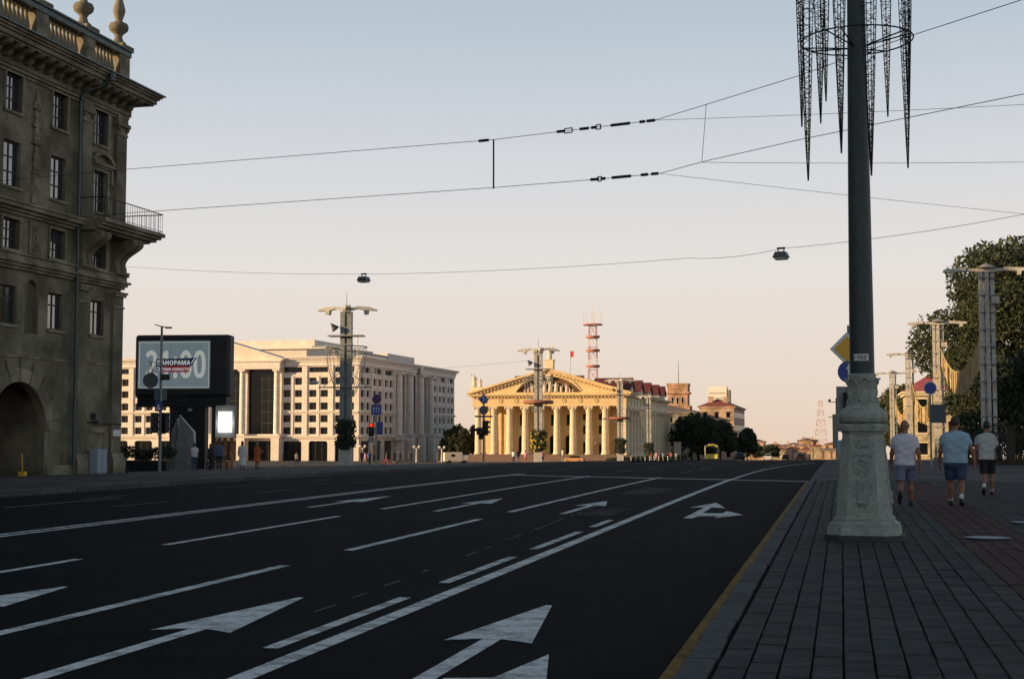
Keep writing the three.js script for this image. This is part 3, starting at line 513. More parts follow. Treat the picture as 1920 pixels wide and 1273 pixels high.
{
  const B = thing('columned_palace', 'yellow palace with columned portico and sculpted pediment beyond the square', 'building', [-52.4, -3.96, -347.2]);
  const W = 39.4, L = 89, D = 7.2;
  // steps
  const stepMat = mat(0.25, 0.16, 0.13, 0.85, { map: sized(nFine, 2) });
  for (let k = 0; k < 7; k++) part('step', metric(bx(-W - 1.2 - k * 0.5, 0.6 + k * 0.5, -0.26 - k * 0.27, -0.002 - k * 0.27, -3, 1.0 + k * 0.55)), stepMat, B);
  part('stylobate', metric(bx(-W - 0.4, 0.4, -2.2, -0.004, -L, -3)), M.palaceTrim, B);
  // columns
  const cg = (() => { const pts = [[0, 0], [1.12, 0], [1.12, 0.25], [0.98, 0.35], [1.02, 0.55], [0.9, 0.7]]; for (let i = 0; i <= 8; i++) { const t = i / 8; pts.push([0.88 - 0.17 * t * t, 0.75 + t * 9.75]); } pts.push([0.78, 10.6], [0.8, 10.72], [0.72, 10.8], [0.85, 11.2], [0.95, 11.6], [1.12, 11.95], [0, 11.96]); return metric(lathe(pts, 22)); })();
  const ab = metric(merge([bx(-1.15, 1.15, 11.96, 12.3, -1.15, 1.15), ...[0, 1, 2, 3].map((k) => { const a = Math.PI / 4 + k * Math.PI / 2; return new THREE.SphereGeometry(0.28, 8, 6).translate(Math.cos(a) * 1.25, 11.75, Math.sin(a) * 1.25); })]));
  const xs = Array.from({ length: 9 }, (_, i) => -W + 1.0 + i * 4.12);
  for (const x of xs) { const c = part('column', cg, M.palaceTrim, B, [x, 0, -1.2]); part('capital', ab, M.palaceTrim, c); }
  for (const [x, z] of [[xs[0], -5.3]]) { const c = part('column', cg, M.palaceTrim, B, [x, 0, z]); part('capital', ab, M.palaceTrim, c); }
  part('corner_pier', metric(merge([bx(-2.2, -0.02, 0, 12.3, -2.3, -0.05), bx(-2.4, 0.1, 0, 0.7, -2.5, 0.1), bx(-2.35, 0.08, 11.5, 12.3, -2.4, 0.08)])), M.palaceTrim, B);
  // portico back wall with doors, windows and statues on brackets
  const arches = [], wins = [];
  for (let i = 0; i < 8; i++) { const x = xs[i] + 2.06; if (i >= 2 && i <= 5) { const p = new THREE.Path(); p.moveTo(x - 1.1, 0.05); p.lineTo(x + 1.1, 0.05); p.lineTo(x + 1.1, 3.9); p.absarc(x, 3.9, 1.1, 0, Math.PI, false); p.lineTo(x - 1.1, 0.05); arches.push([x, p]); wins.push([x - 0.75, x + 0.75, 7.4, 10.2]); } else if (i > 5) { wins.push([x - 0.6, x + 0.6, 0.1, 3.2], [x - 0.6, x + 0.6, 5.2, 7.4], [x - 0.6, x + 0.6, 8.8, 10.4]); } }
  part('portico_wall', metric(polygon(rect(-W + 2.6, -0.1, -0.2, 12.3), [...arches.map((a) => a[1]), ...wins.map((w) => rect(...w))], 0.6).translate(0, 0, -D)), M.palace, B);
  for (const [x] of arches) { const d = part('door', metric(bx(x - 1.1, x + 1.1, 0.02, 5.0, -D - 0.5, -D - 0.4)), M.frameDark, B); part('glazing', bx(x - 0.9, x + 0.9, 0.3, 4.7, -D - 0.4, -D - 0.37), M.glass, d); }
  for (const w of wins) windowAt(B, (w[0] + w[1]) / 2, w[2], -D - 0.3, w[1] - w[0], w[3] - w[2], { cols: 2, rows: 3, t: 0.08 });
  xs.forEach((x, i) => { if (i < 1) return; part('wall_pilaster', metric(merge([bx(x - 0.62, x + 0.62, 0, 12.2, -D + 0.002, -D + 0.4), bx(x - 0.8, x + 0.8, 11.3, 12.2, -D + 0.002, -D + 0.55)])), M.palace, B); });
  for (let i = 2; i < 8; i++) { const x = xs[i] - 0.9; part('wall_bracket', metric(merge([bx(x - 0.6, x + 0.6, 5.6, 6.0, -D + 0.41, -D + 1.1), bx(x - 0.35, x + 0.35, 0.2, 5.6, -D + 0.41, -D + 0.75)])), M.palaceTrim, B); part('bracket_statue', metric(statueGeo(3.4, i)), M.palaceTrim, B, [x, 6.0, -D + 0.8]); }
  part('banner', metric(bx(-8.8, -6.2, 2.6, 3.3, -D + 0.5, -D + 1.8)), mat(0.5, 0.35, 0.28, 0.8), B);
  part('portico_ceiling', metric(bx(-W - 0.1, -0.1, 12.0, 12.29, -D, -2.4)), M.palace, B);
  // entablature with dentils and roundels
  part('architrave', metric(merge([bx(-W - 0.15, 0.12, 12.3, 13.0, -2.4, 0.06), bx(-W - 0.2, 0.16, 13.0, 14.3, -2.4, 0.12)])), M.palaceWarm, B);
  part('cornice', metric(merge([bx(-W - 0.5, 0.5, 14.62, 14.85, -2.4, 0.5), bx(-W - 1.15, 1.15, 14.85, 15.1, -2.4, 1.15), bx(-W - 1.3, 1.3, 15.1, 15.3, -2.4, 1.3)])), M.palaceWarm, B);
  part('dentil_band', metric(bx(-W - 0.25, 0.2, 14.3, 14.62, -2.4, 0.2)), M.palaceWarm, B);
  const dn = metric(bx(-0.22, 0.22, 14.34, 14.62, 0.2, 0.62)); for (let x = -W + 0.2; x < 0.3; x += 0.92) part('dentil', dn, M.palaceWarm, B, [x, 0, 0]);
  const ro = metric(merge([new THREE.TorusGeometry(0.5, 0.13, 8, 18), new THREE.SphereGeometry(0.28, 8, 6).scale(1, 1, 0.5)])); for (let i = 0; i < 8; i++) part('roundel', ro, M.palaceWarm, B, [xs[i] + 2.06, 13.65, 0.16]);
  // pediment with sunk lunette and figures
  const ax = -W / 2, ay = 21.5, px0 = -W - 1.3, px1 = 1.3;
  const lun = new THREE.Path(); const lr = 11.2, lcy = 15.75 - 7.2; const la = Math.asin(7.2 / lr); lun.absarc(ax, lcy, lr, la, Math.PI - la, false); lun.closePath();
  part('tympanum', metric(polygon([[px0 + 1, 15.3], [px1 - 1, 15.3], [ax, ay - 0.5]], [lun], 0.9).translate(0, 0, 0.1)), M.palace, B);
  part('lunette_back', metric(bx(ax - 9, ax + 9, 15.4, 20, -1.2, -0.82)), mat(0.20, 0.115, 0.06, 0.9, { map: sized(nFine, 2) }), B);
  const rk = (a, b, w, t, z) => beam(V(a[0], a[1], z), V(b[0], b[1], z), w, t);
  part('raking_cornice', metric(merge([rk([px0 - 0.25, 15.45], [ax, ay + 0.15], 3.6, 0.5, -0.5), rk([ax, ay + 0.15], [px1 + 0.25, 15.45], 3.6, 0.5, -0.5), rk([px0 + 0.8, 15.35], [ax, ay - 0.4], 2.6, 0.35, -0.55), rk([ax, ay - 0.4], [px1 - 0.8, 15.35], 2.6, 0.35, -0.55)])), M.palaceWarm, B);
  for (let k = 1; k < 22; k++) for (const s of [-1, 1]) { const t = k / 22, x = ax + s * (W / 2 + 0.6) * t; part('dentil', metric(bx(-0.2, 0.2, -0.28, 0, 0, 0.4)), M.palaceWarm, B, [x, ay - 0.62 - (ay - 15.7) * t, 0.5]); }
  [[-6.3, 0.75], [-4.3, 1.9], [-2.6, 2.0], [-1.1, 2.6], [0.4, 2.9], [1.9, 2.6], [3.2, 1.6], [4.6, 1.9], [6.2, 0.8], [-5.3, 1.1], [5.4, 1.0]].forEach(([dx, h], i) => part('pediment_figure', metric(statueGeo(h, i)), M.statue, B, [ax + dx, 15.8, -0.25]));
  part('garland', metric(merge([-1, 1].map((s) => tube([V(ax + s * 8.4, 16.2, 0.2), V(ax + s * 6.5, 18.2, 0.25), V(ax + s * 4.4, 19.0, 0.25)], 0.14, 6, 14)))), M.palaceTrim, B);
  part('shield', metric(new THREE.SphereGeometry(0.95, 12, 10).scale(0.9, 1.1, 0.3).translate(ax, 20.0, 0.25)), M.palaceTrim, B);
  // statues: apex and the left eave; pedestals
  part('apex_pedestal', metric(merge([bx(ax - 1.1, ax + 1.1, ay - 0.6, ay + 2.3, -2.2, -0.2), bx(ax - 1.3, ax + 1.3, ay + 2.3, ay + 2.6, -2.4, 0)])), M.palaceTrim, B); part('apex_statue', metric(statueGeo(3.2, 0)), M.statue, B, [ax, ay + 2.6, -1.2]);
  part('eave_pedestal', metric(bx(-W - 0.8, -W + 2.2, 15.3, 17.2, -2.2, -0.2)), M.palaceTrim, B); part('eave_statue', metric(statueGeo(3.3, 1)), M.statue, B, [-W - 0.1, 17.2, -1.2]); part('eave_statue', metric(statueGeo(2.3, 2)), M.statue, B, [-W + 1.5, 17.2, -1.2]);
  // side facade towards the avenue: tall pilasters, shadowed cornice, attic windows
  const nB = 15, bw = (L - 3) / nB, hs = [];
  for (let i = 0; i < nB; i++) { const c = 2.5 + (i + 0.5) * bw; hs.push([c - 1.1, c + 1.1, 0.4, 4.4], [c - 1.1, c + 1.1, 5.6, 9.6], [c - 0.75, c + 0.75, 12.6, 14.0]); }
  const S = new THREE.Group(); S.name = 'side_facade'; S.rotation.y = Math.PI / 2;
  part('wall', metric(polygon(rect(2.3, L, -1.5, 15.0), hs.map((h) => rect(...h)), 0.6).translate(0, 0, -0.3)), M.palaceTrim, S);
  hs.forEach((h) => windowAt(S, (h[0] + h[1]) / 2, h[2], -0.6, h[1] - h[0], h[3] - h[2], { cols: 2, rows: h[3] - h[2] > 2 ? 3 : 1, t: 0.1 }));
  for (let i = 0; i <= nB; i++) { const c = 2.5 + i * bw; part('side_pilaster', metric(merge([bx(c - 0.95, c + 0.95, -1.5, 10.7, -0.3, 0.35), bx(c - 1.1, c + 1.1, 9.9, 10.7, -0.3, 0.5)])), M.palaceTrim, S); }
  part('side_cornice', metric(merge([bx(2.32, L, 10.7, 11.2, -0.3, 0.45), bx(2.32, L + 0.4, 11.2, 11.5, -0.3, 1.3), bx(2.32, L + 0.4, 11.5, 11.7, -0.3, 1.5)])), M.palaceTrim, S);
  for (let c = 3; c < L; c += 1.45) part('side_bracket', metric(bx(c - 0.25, c + 0.25, 10.9, 11.19, 0.45, 1.2)), M.palaceTrim, S);
  part('side_eaves', metric(merge([bx(2.42, L + 0.6, 14.6, 14.9, -0.3, 0.5), bx(2.42, L + 1.1, 14.9, 15.15, -0.3, 1.1), bx(2.42, L + 1.2, 15.15, 15.3, -0.3, 1.3)])), M.palaceTrim, S);
  hoist(S, B);
  part('core', metric(merge([bx(-W + 0.1, -0.95, -2, 14.9, -L, -D - 0.62)])), M.palace, B);
  // roof with red gabled dormers
  { const g = polygon([[-W - 0.6, 15.2], [0.6, 15.2], [ax, ay - 0.3]], [], L - 2); g.translate(0, 0, -2.3); part('roof', metric(g), M.redRoof, B); }
  for (const t of [16, 34, 52, 70, 84]) {
    const d = new THREE.Group(); d.name = 'dormer'; d.position.set(-5.5, 15.3, -t); B.add(d);
    const sh = [[-3.4, 0], [3.4, 0], [3.4, 1.7], [0, 4.3], [-3.4, 1.7]]; const g = polygon(sh, [], 9); g.rotateY(Math.PI / 2); g.translate(4.6, 0, 0); part('dormer_wall', metric(g), M.palaceTrim, d);
    part('dormer_roof', metric(merge([beam(V(0, 4.45, 0), V(0, 1.5, 3.75), 10.2, 0.3), beam(V(0, 4.45, 0), V(0, 1.5, -3.75), 10.2, 0.3)])), M.redRoof, d);
    part('dormer_window', new THREE.CylinderGeometry(1.0, 1.0, 0.1, 18).rotateZ(Math.PI / 2).translate(4.66, 1.9, 0), M.glass, d);
  }
  part('flagpole', bar(V(-15.2, 19, -6), V(-15.2, 26.6, -6), 0.07, 6), M.frameWhite, B); 
  { const g = new THREE.PlaneGeometry(0.9, 1.5, 6, 6), p = g.attributes.position; for (let i = 0; i < p.count; i++) p.setZ(i, 0.18 * Math.sin(p.getX(i) * 4 + p.getY(i))); g.computeVertexNormals(); g.translate(-14.75, 25.7, -6); part('flag', g, mat(0.45, 0.04, 0.03, 0.8, { side: THREE.DoubleSide }), B); }
}
// ---------------------------------------------------------------- leaf clouds and trees
function leafCloud(lobes, n, size, s0 = 1) { // leaf-sized faces through the outer volume of overlapping lobes [x,y,z,rx,ry,rz]
  const pos = new Float32Array(n * 18), vol = lobes.map((l) => l[3] * l[4] * l[5]), tot = vol.reduce((a, b) => a + b, 0);
  const q = new THREE.Quaternion(), e = new THREE.Euler(), c = V(), v = [V(), V(), V(), V()];
  for (let i = 0; i < n; i++) {
    let r = rnd() * tot, k = 0; while (k < lobes.length - 1 && r > vol[k]) { r -= vol[k]; k++; }
    const l = lobes[k]; let x, y, z, d; do { x = rr(-1, 1); y = rr(-1, 1); z = rr(-1, 1); d = Math.sqrt(x * x + y * y + z * z); } while (d > 1 || d < 0.35);
    const wob = 1 + 0.13 * Math.sin(x * 9 + k) * Math.sin(y * 8 + k * 2) * Math.sin(z * 9 + k * 3);
    c.set(l[0] + x * l[3] * wob, l[1] + y * l[4] * wob, l[2] + z * l[5] * wob);
    e.set(rr(-1.2, 1.2), rr(0, 6.28), rr(-1.2, 1.2)); q.setFromEuler(e);
    const s = size * rr(0.6, 1.4), b = rr(0.15, 0.35) * s;
    v[0].set(-s, 0, 0); v[1].set(0, b, -s * 0.6); v[2].set(s, 0, 0); v[3].set(0, b, s * 0.6);
    v.forEach((p) => p.applyQuaternion(q).add(c));
    [0, 1, 2, 0, 2, 3].forEach((m, j) => { pos[i * 18 + j * 3] = v[m].x; pos[i * 18 + j * 3 + 1] = v[m].y; pos[i * 18 + j * 3 + 2] = v[m].z; });
  }
  const g = new THREE.BufferGeometry(); g.setAttribute('position', new THREE.BufferAttribute(pos, 3)); g.computeVertexNormals(); return g;
}
function limbs(h, base, lobes) { // tapered trunk with a limb into every lobe
  const l = [bar(V(0, -0.3, 0), V(0.05, h * 0.45, 0), base, 10, base * 0.7), bar(V(0.05, h * 0.44, 0), V(0, h * 0.8, 0.1), base * 0.7, 8, base * 0.2)];
  for (const b of lobes) { const y = clamp(b[1] - b[4] * 0.8, h * 0.2, h * 0.6), m = V(b[0] * 0.5, (y + b[1]) / 2 + 0.2, b[2] * 0.5); l.push(bar(V(0, y, 0), m, base * 0.4, 6, base * 0.25), bar(m, V(b[0], b[1], b[2]), base * 0.25, 6, base * 0.08)); }
  return merge(l);
}
function tree(name, label, x, z, y, h, r, n, size, m, group, lobeList) {
  const t = thing(name, label, 'tree', [x, y, z], 0, group);
  const lobes = lobeList || Array.from({ length: 11 }, (_, i) => { const a = i * 2.4, t2 = (i + 0.5) / 11, rad = r * 0.62 * Math.sin(Math.PI * (0.25 + 0.7 * t2)); return [Math.cos(a) * rad, h * (0.3 + 0.56 * t2) + rr(-0.3, 0.3), Math.sin(a) * rad, r * rr(0.36, 0.52), h * rr(0.12, 0.19), r * rr(0.36, 0.52)]; });
  part('trunk', limbs(h, Math.max(0.12, h * 0.022), lobes), M.bark, t); part('crown', leafCloud(lobes, n, size), m, t); return t;
}
// big roadside trees on the right
tree('roadside_tree', 'tall dense broadleaf tree at the right edge behind the light masts', 16.3, -142, -1.4, 22.0, 8.8, 48000, 0.2, M.leaf, 'trees along the right pavement');
tree('roadside_tree', 'broad dark broadleaf tree cut by the right picture edge', 25.5, -126, -1.1, 20.5, 8.0, 26000, 0.2, M.leafDark, 'trees along the right pavement');
tree('roadside_tree', 'low leafy tree above the fence behind the nearest right mast', 15.2, -100, -0.7, 8.8, 5.6, 18000, 0.16, M.leafDark, 'trees along the right pavement');
tree('roadside_tree', 'smaller tree standing behind the two farthest right light masts', 10.8, -232, -3.0, 13.2, 6.6, 9000, 0.32, M.leafWarm, 'trees along the right pavement');
tree('roadside_tree', 'small tree just right of the lamp pedestal, beyond the far masts', 7.4, -262, -3.5, 11.6, 5.0, 6000, 0.34, M.leafWarm, 'trees along the right pavement');
tree('roadside_tree', 'low dark tree between the second right mast and the fence', 11.9, -117, -1.0, 8.6, 4.0, 12000, 0.16, M.leafDark, 'trees along the right pavement');
// trees by the palace
tree('square_tree', 'dark tree between the white office building and the palace', -98, -382, -7, 12.0, 6, 4200, 0.5, M.leafDark, 'trees round the palace');
tree('square_tree', 'dark tree at the left end of the palace portico', -102, -368, -6.7, 10.4, 4.5, 3000, 0.5, M.leafDark, 'trees round the palace');
[[1283, -44.5, -428, 14, 6.8, 'first dark tree right of the palace side'], [1306, -39.5, -420, 13.2, 6.3, 'dark tree behind the yellow bus, second from the palace'], [1330, -35.5, -424, 12.4, 5.8, 'dark tree behind the yellow bus, third from the palace'], [1375, -28.5, -438, 9.5, 3.6, 'slim dark tree before the red-roofed building']].forEach(([u, x, z, h, r, lab]) => tree('avenue_tree', lab, x, z, walkY(x, z), h, r, 5200, 0.42, M.leafDark, 'trees right of the palace'));
[[-21, -560, 7.5, 5, 'low bush left of the white car far down the avenue'], [-15.6, -590, 6.5, 5.2, 'low bush beside the white car far down the avenue'], [-27, -575, 6.8, 4.6, 'low bush by the corner of the red-roofed building']].forEach(([x, z, h, r, lab]) => tree('far_bush', lab, x - 14, z, walkY(x, z) - 0.4, h, r, 2600, 0.5, M.leaf, 'bushes down the avenue'));

// ---------------------------------------------------------------- buildings beyond the palace
const warmWall = mat(0.60, 0.36, 0.22, 0.9, { map: sized(nCoarse, 6) }), greyWall = mat(0.36, 0.33, 0.27, 0.9, { map: sized(nCoarse, 6) }), peachWall = mat(0.68, 0.47, 0.33, 0.9, { map: sized(nCoarse, 8) }), creamWall = mat(0.62, 0.52, 0.32, 0.9, { map: sized(nCoarse, 5) });
const tileRoof = mat(0.30, 0.09, 0.07, 0.8, { map: sized(nFine, 4) }), greyRoof = mat(0.22, 0.19, 0.19, 0.8, { map: sized(nFine, 4) });
function block(name, label, x0, x1, z0, z1, yb, h, wall, roofM, o = {}) { // x0<x1, z0 front (nearer, larger z), z1 rear; front and right side have windows
  const B = thing(name, label, 'building', [x1, yb, z0], 0, o.group), w = x1 - x0, d = z0 - z1;
  part('wall', metric(bx(-w, 0, -2, h, -d, 0)), wall, B);
  part('eaves', metric(merge([bx(-w - 0.4, 0.4, h, h + 0.35, -d - 0.4, 0.4), bx(-w - 0.7, 0.7, h + 0.35, h + 0.6, -d - 0.7, 0.7)])), o.trim || wall, B);
  const ww = o.ww || 1.3, wh = o.wh || 1.8, fl = o.floors || 4, gl = o.glass || M.glass;
  const pg = bx(-ww / 2, ww / 2, 0, wh, -0.1, 0.03), ps = bx(-0.1, 0.03, 0, wh, -ww / 2, ww / 2);
  const fs = merge([bx(-ww / 2 - 0.15, ww / 2 + 0.15, -0.22, 0, 0, 0.16), bx(-ww / 2 - 0.15, ww / 2 + 0.15, wh, wh + 0.18, 0, 0.12)]);
  const nx = Math.max(1, Math.floor(w / (o.step || 3.2))), nz = Math.max(1, Math.floor(d / (o.step || 3.2)));
  for (let f = 0; f < fl; f++) { const y = h * (f + 0.3) / fl;
    for (let i = 0; i < nx; i++) { const m = part('window', pg, gl, B, [-w + w * (i + 0.5) / nx, y, 0]); if (o.sills !== false) part('surround', fs, o.trim || wall, m); }
    if (o.side !== false) for (let i = 0; i < nz; i++) part('window', ps, gl, B, [0, y, -d + d * (i + 0.5) / nz]);
  }
  if (roofM) { const r = o.rise || 3, g = new THREE.BufferGeometry(), a = [-w - 0.7, 0], b = 0.7, y0 = h + 0.6, in_ = Math.min(w, d) * 0.45;
    const P = [[-w - 0.7, y0, 0.7], [0.7, y0, 0.7], [0.7, y0, -d - 0.7], [-w - 0.7, y0, -d - 0.7]], Q = w > d ? [[-w + in_, y0 + r, -d / 2], [-in_, y0 + r, -d / 2]] : [[-w / 2, y0 + r, -in_], [-w / 2, y0 + r, -d + in_]];
    const tri = w > d ? [P[0], P[1], Q[1], P[0], Q[1], Q[0], P[1], P[2], Q[1], P[2], P[3], Q[0], P[2], Q[0], Q[1], P[3], P[0], Q[0]] : [P[0], P[1], Q[0], P[1], P[2], Q[1], P[1], Q[1], Q[0], P[2], P[3], Q[1], P[3], P[0], Q[0], P[3], Q[0], Q[1]];
    g.setAttribute('position', new THREE.Float32BufferAttribute(tri.flat(), 3)); g.computeVertexNormals(); part('roof', metric(g), roofM, B);
    for (let k = 0; k < (o.chimneys || 0); k++) part('chimney', metric(bx(-w * (k + 0.6) / (o.chimneys + 0.3) - 0.8, -w * (k + 0.6) / (o.chimneys + 0.3) + 0.8, h + 1, h + 1.4 + r, -4, -2.4)), o.chim || peachWall, B); }
  return B;
}
{ // long grey range with a lantern tower (lit), and the red-roofed corner block
  block('long_range', 'grey-walled range with dark roof right of the palace, half behind trees', -76, -46.8, -462, -500, -7.6, 15.5, greyWall, greyRoof, { floors: 4, rise: 3.5 });
  const T = thing('lantern_tower', 'square orange-lit lookout tower with arched windows above the grey range', 'tower', [-54.2, -7.6, -480]);
  part('shaft', metric(bx(-3.4, 3.4, 14, 22.4, -3.4, 3.4)), warmWall, T); part('ledge', metric(merge([bx(-4, 4, 22.4, 23, -4, 4), bx(-3.7, 3.7, 25.2, 26, -3.7, 3.7)])), warmWall, T); part('attic', metric(bx(-3.5, 3.5, 23, 25.2, -3.5, 3.5)), warmWall, T); part('base', metric(bx(-4.2, 4.2, 14, 18.4, -4.2, 4.2)), warmWall, T);
  for (let k = 0; k < 3; k++) { const w = part('window', bx(-0.5, 0.5, 0, 2.4, 0, 0.06), M.frameWhite, T, [-1.7 + k * 1.7, 19, 3.4]); part('pane', bx(-0.32, 0.32, 0.15, 2.2, 0.06, 0.1), M.glass, w); }
  part('mast', bar(V(0, 26, 0), V(0, 34, 0), 0.12, 5, 0.05), M.iron, T);
  block('corner_block', 'peach corner house with red roof down the avenue', -46, -34.6, -468, -520, -7.7, 17.4, peachWall, tileRoof, { floors: 4, rise: 2.6, chimneys: 2, side: true });
  const H = thing('tower_block', 'pale slender high-rise rising behind the red-roofed house', 'building', [-76, -16, -900]);
  part('wall', metric(bx(-7, 5, 0, 47, -10, 0)), mat(0.78, 0.72, 0.66, 0.9), H); part('stair_strip', metric(bx(5, 7, 0, 45, -10, -0.4)), greyWall, H); for (let k = 0; k < 12; k++) part('window_band', bx(-6.4, 4.4, 6 + k * 3.3, 7.2 + k * 3.3, -0.02, 0.05), M.frameWhite, H);
}
const townGlass = mat(0.13, 0.09, 0.07, 0.4);
// far town at the foot of the avenue
[[1390, 1432, 826, 720, 'peach town house with fretted roof at the left of the far skyline'], [1430, 1472, 835, 790, 'long low peach house in the far skyline'], [1462, 1512, 834, 860, 'long grey-roofed house in the middle of the far skyline'], [1448, 1470, 842, 690, 'small house just above the white car far away'], [1474, 1496, 840, 730, 'narrow peach house left of the black car far away'], [1494, 1532, 825, 930, 'taller peach house with brown roof in the far skyline'], [1498, 1518, 842, 700, 'low house above the black car far away'], [1516, 1546, 836, 780, 'peach house with red roof near the far lattice tower'], [1534, 1566, 842, 690, 'low peach house just left of the lamp pedestal'], [1545, 1580, 832, 880, 'house half hidden by the lamp pedestal in the far skyline'], [1405, 1445, 838, 660, 'low house behind the bushes at the foot of the avenue']].forEach(([u0, u1, v, D, lab], i) => {
  const f = 2627, c = Math.cos(0.23091), s = Math.sin(0.23091), l0 = (u0 - 960) / f * D, l1 = (u1 - 960) / f * D, x0 = l0 * c - D * s, x1 = l1 * c - D * s, z = -(D * c + (l0 + l1) / 2 * s), top = 1.5 + (816 - v) / f * D, yb = walkY(0, z);
  block('town_house', lab, x0, x1, z, z - 16, yb, top - yb - 2.3, [peachWall, warmWall, peachWall, creamWall][i % 4], i % 3 === 2 ? greyRoof : tileRoof, { floors: 3 + (i % 2), rise: 1.7, step: 3.1, ww: 0.9, wh: 1.3, sills: false, chimneys: i % 3, glass: townGlass, group: 'far town houses' });
});
// cream house with pink tin roof behind the right-hand masts
block('cream_house', 'cream house with pink tin roof behind the right-hand masts', 9.4, 18, -214, -240, -2.6, 9.6, creamWall, mat(0.45, 0.12, 0.14, 0.5, { map: sized(nFine, 2) }), { floors: 3, rise: 3.2, step: 3.4, wh: 1.7, trim: mat(0.72, 0.6, 0.4, 0.85) });
// lattice towers
function lattice(name, label, x, z, yb, h, wb, wt, mA, mB, nSeg, crown) {
  const t = thing(name, label, 'tower', [x, yb, z]); const at = (k, y) => { const w = lerp(wb, wt, y / h) / 2; return V([-w, w, w, -w][k], y, [-w, -w, w, w][k]); };
  for (let i = 0; i < nSeg; i++) { const a = h * i / nSeg, b = h * (i + 1) / nSeg, l = [], r = Math.min(wb * 0.022, 0.2); for (let k = 0; k < 4; k++) { l.push(bar(at(k, a), at(k, b), r, 4), bar(at(k, a), at((k + 1) % 4, b), r * 0.6, 4), bar(at((k + 1) % 4, a), at(k, b), r * 0.6, 4), bar(at(k, b), at((k + 1) % 4, b), r * 0.7, 4)); } part('lattice_section', merge(l), i % 2 ? mA : mB, t); }
  if (crown) { for (const y of crown.rings) part('platform', cylinder(wt * 1.0, wt * 1.1, y, y + 1.0, 0, 0, 12), mA, t); part('top_ring', new THREE.TorusGeometry(crown.r, 0.3, 6, 20).rotateX(Math.PI / 2).translate(0, h, 0), mA, t); for (let k = 0; k < 8; k++) { const a = k * Math.PI / 4; part('aerial', bar(V(Math.cos(a) * crown.r, h, Math.sin(a) * crown.r), V(Math.cos(a) * crown.r, h + 6.5, Math.sin(a) * crown.r), 0.1, 4, 0.05), mB, t); part('spoke', bar(V(0, h - 0.5, 0), V(Math.cos(a) * crown.r, h, Math.sin(a) * crown.r), 0.28, 4), mA, t); } part('spire', bar(V(0, h, 0), V(0, h + 9, 0), 0.16, 4, 0.05), mB, t); }
  return t;
}
const towerRed = mat(0.50, 0.20, 0.14, 0.7), towerWhite = mat(0.72, 0.62, 0.55, 0.7);
lattice('broadcast_tower', 'red and white lattice broadcast tower rising behind the palace', -107, -612, -10.5, 60, 5.2, 3.0, towerRed, towerWhite, 12, { r: 4.2, rings: [34, 41, 48, 54] });
lattice('pylon', 'faint red lattice tower far away, just left of the lamp pedestal', -21.6, -1536, -26, 62, 17, 3.4, towerRed, towerWhite, 12, null);
// ---------------------------------------------------------------- light masts
const postL = M.mastPale;
function rightMast(h) { // bundle of square posts with a T arm, two lamp heads, pyramid cap
  const t = new THREE.Group();
  for (const [x, z] of [[-0.3, 0.22], [0.06, 0.3], [0.4, 0.12], [0.02, -0.3]]) part('post', metric(bx(x - 0.11, x + 0.11, 0, h - 0.3, z - 0.1, z + 0.1)), postL, t);
  for (let y = 0.7; y < h - 0.4; y += 1.05) part('tie_plate', metric(bx(-0.42, 0.52, y, y + 0.07, -0.41, 0.41)), M.mastGrey, t);
  part('arm', metric(merge([bx(-2.2, 2.2, h - 0.34, h - 0.16, -0.12, 0.12), bx(-0.5, 0.6, h - 0.42, h - 0.34, -0.44, 0.44)])), postL, t);
  for (const s of [-1, 1]) { const g = polygon([[0, 0], [1.25, -0.1], [1.3, -0.22], [0.95, -0.26], [0.9, -0.5], [0.75, -0.5], [0.72, -0.26], [0, -0.2]], [], 0.42, 0.02); if (s < 0) g.scale(-1, 1, 1); const q = part('lamp_head', s < 0 ? metric(flip(g)) : metric(g), postL, t, [s * 1.15, h - 0.1, 0.21]); }
  part('cap', metric(new THREE.ConeGeometry(0.78, 0.32, 4).rotateY(Math.PI / 4).translate(0.05, h + 0.02, 0)), postL, t);
  part('floodlight', metric(bx(0.3, 0.75, h - 2.35, h - 1.95, 0.3, 0.62)), M.mastPale, t);
  part('foot', metric(bx(-0.5, 0.6, -0.5, 0.25, -0.5, 0.5)), M.concrete, t);
  return t;
}
function flip(g) { const q = g.index ? g.toNonIndexed() : g, p = q.attributes.position.array; for (let i = 0; i < p.length; i += 9) for (let c = 0; c < 3; c++) { const t = p[i + 3 + c]; p[i + 3 + c] = p[i + 6 + c]; p[i + 6 + c] = t; } q.computeVertexNormals(); return q; }
const rm = [[8.67, -89.4, 12.0, 'nearest right-hand light mast, shaded grey-blue, before the big tree'], [8.12, -125.2, 12.0, 'second right-hand light mast, sunlit, hung with fringe'], [7.44, -162, 12.0, 'third right-hand light mast, behind the grey square sign'], [6.85, -197.8, 12.0, 'farthest right-hand light mast beside the lamp pedestal']];
{ const p = rightMast(12); p.name = numbered('light_mast'); scene.add(p); tag(p, rm[0][3], 'light mast', 'light masts along the right pavement'); p.position.set(rm[0][0], walkY(rm[0][0], rm[0][1]), rm[0][1]);
  for (const m of rm.slice(1)) copyOf(p, 'light_mast', m[3], [m[0], walkY(m[0], m[1]), m[1]], 0); }
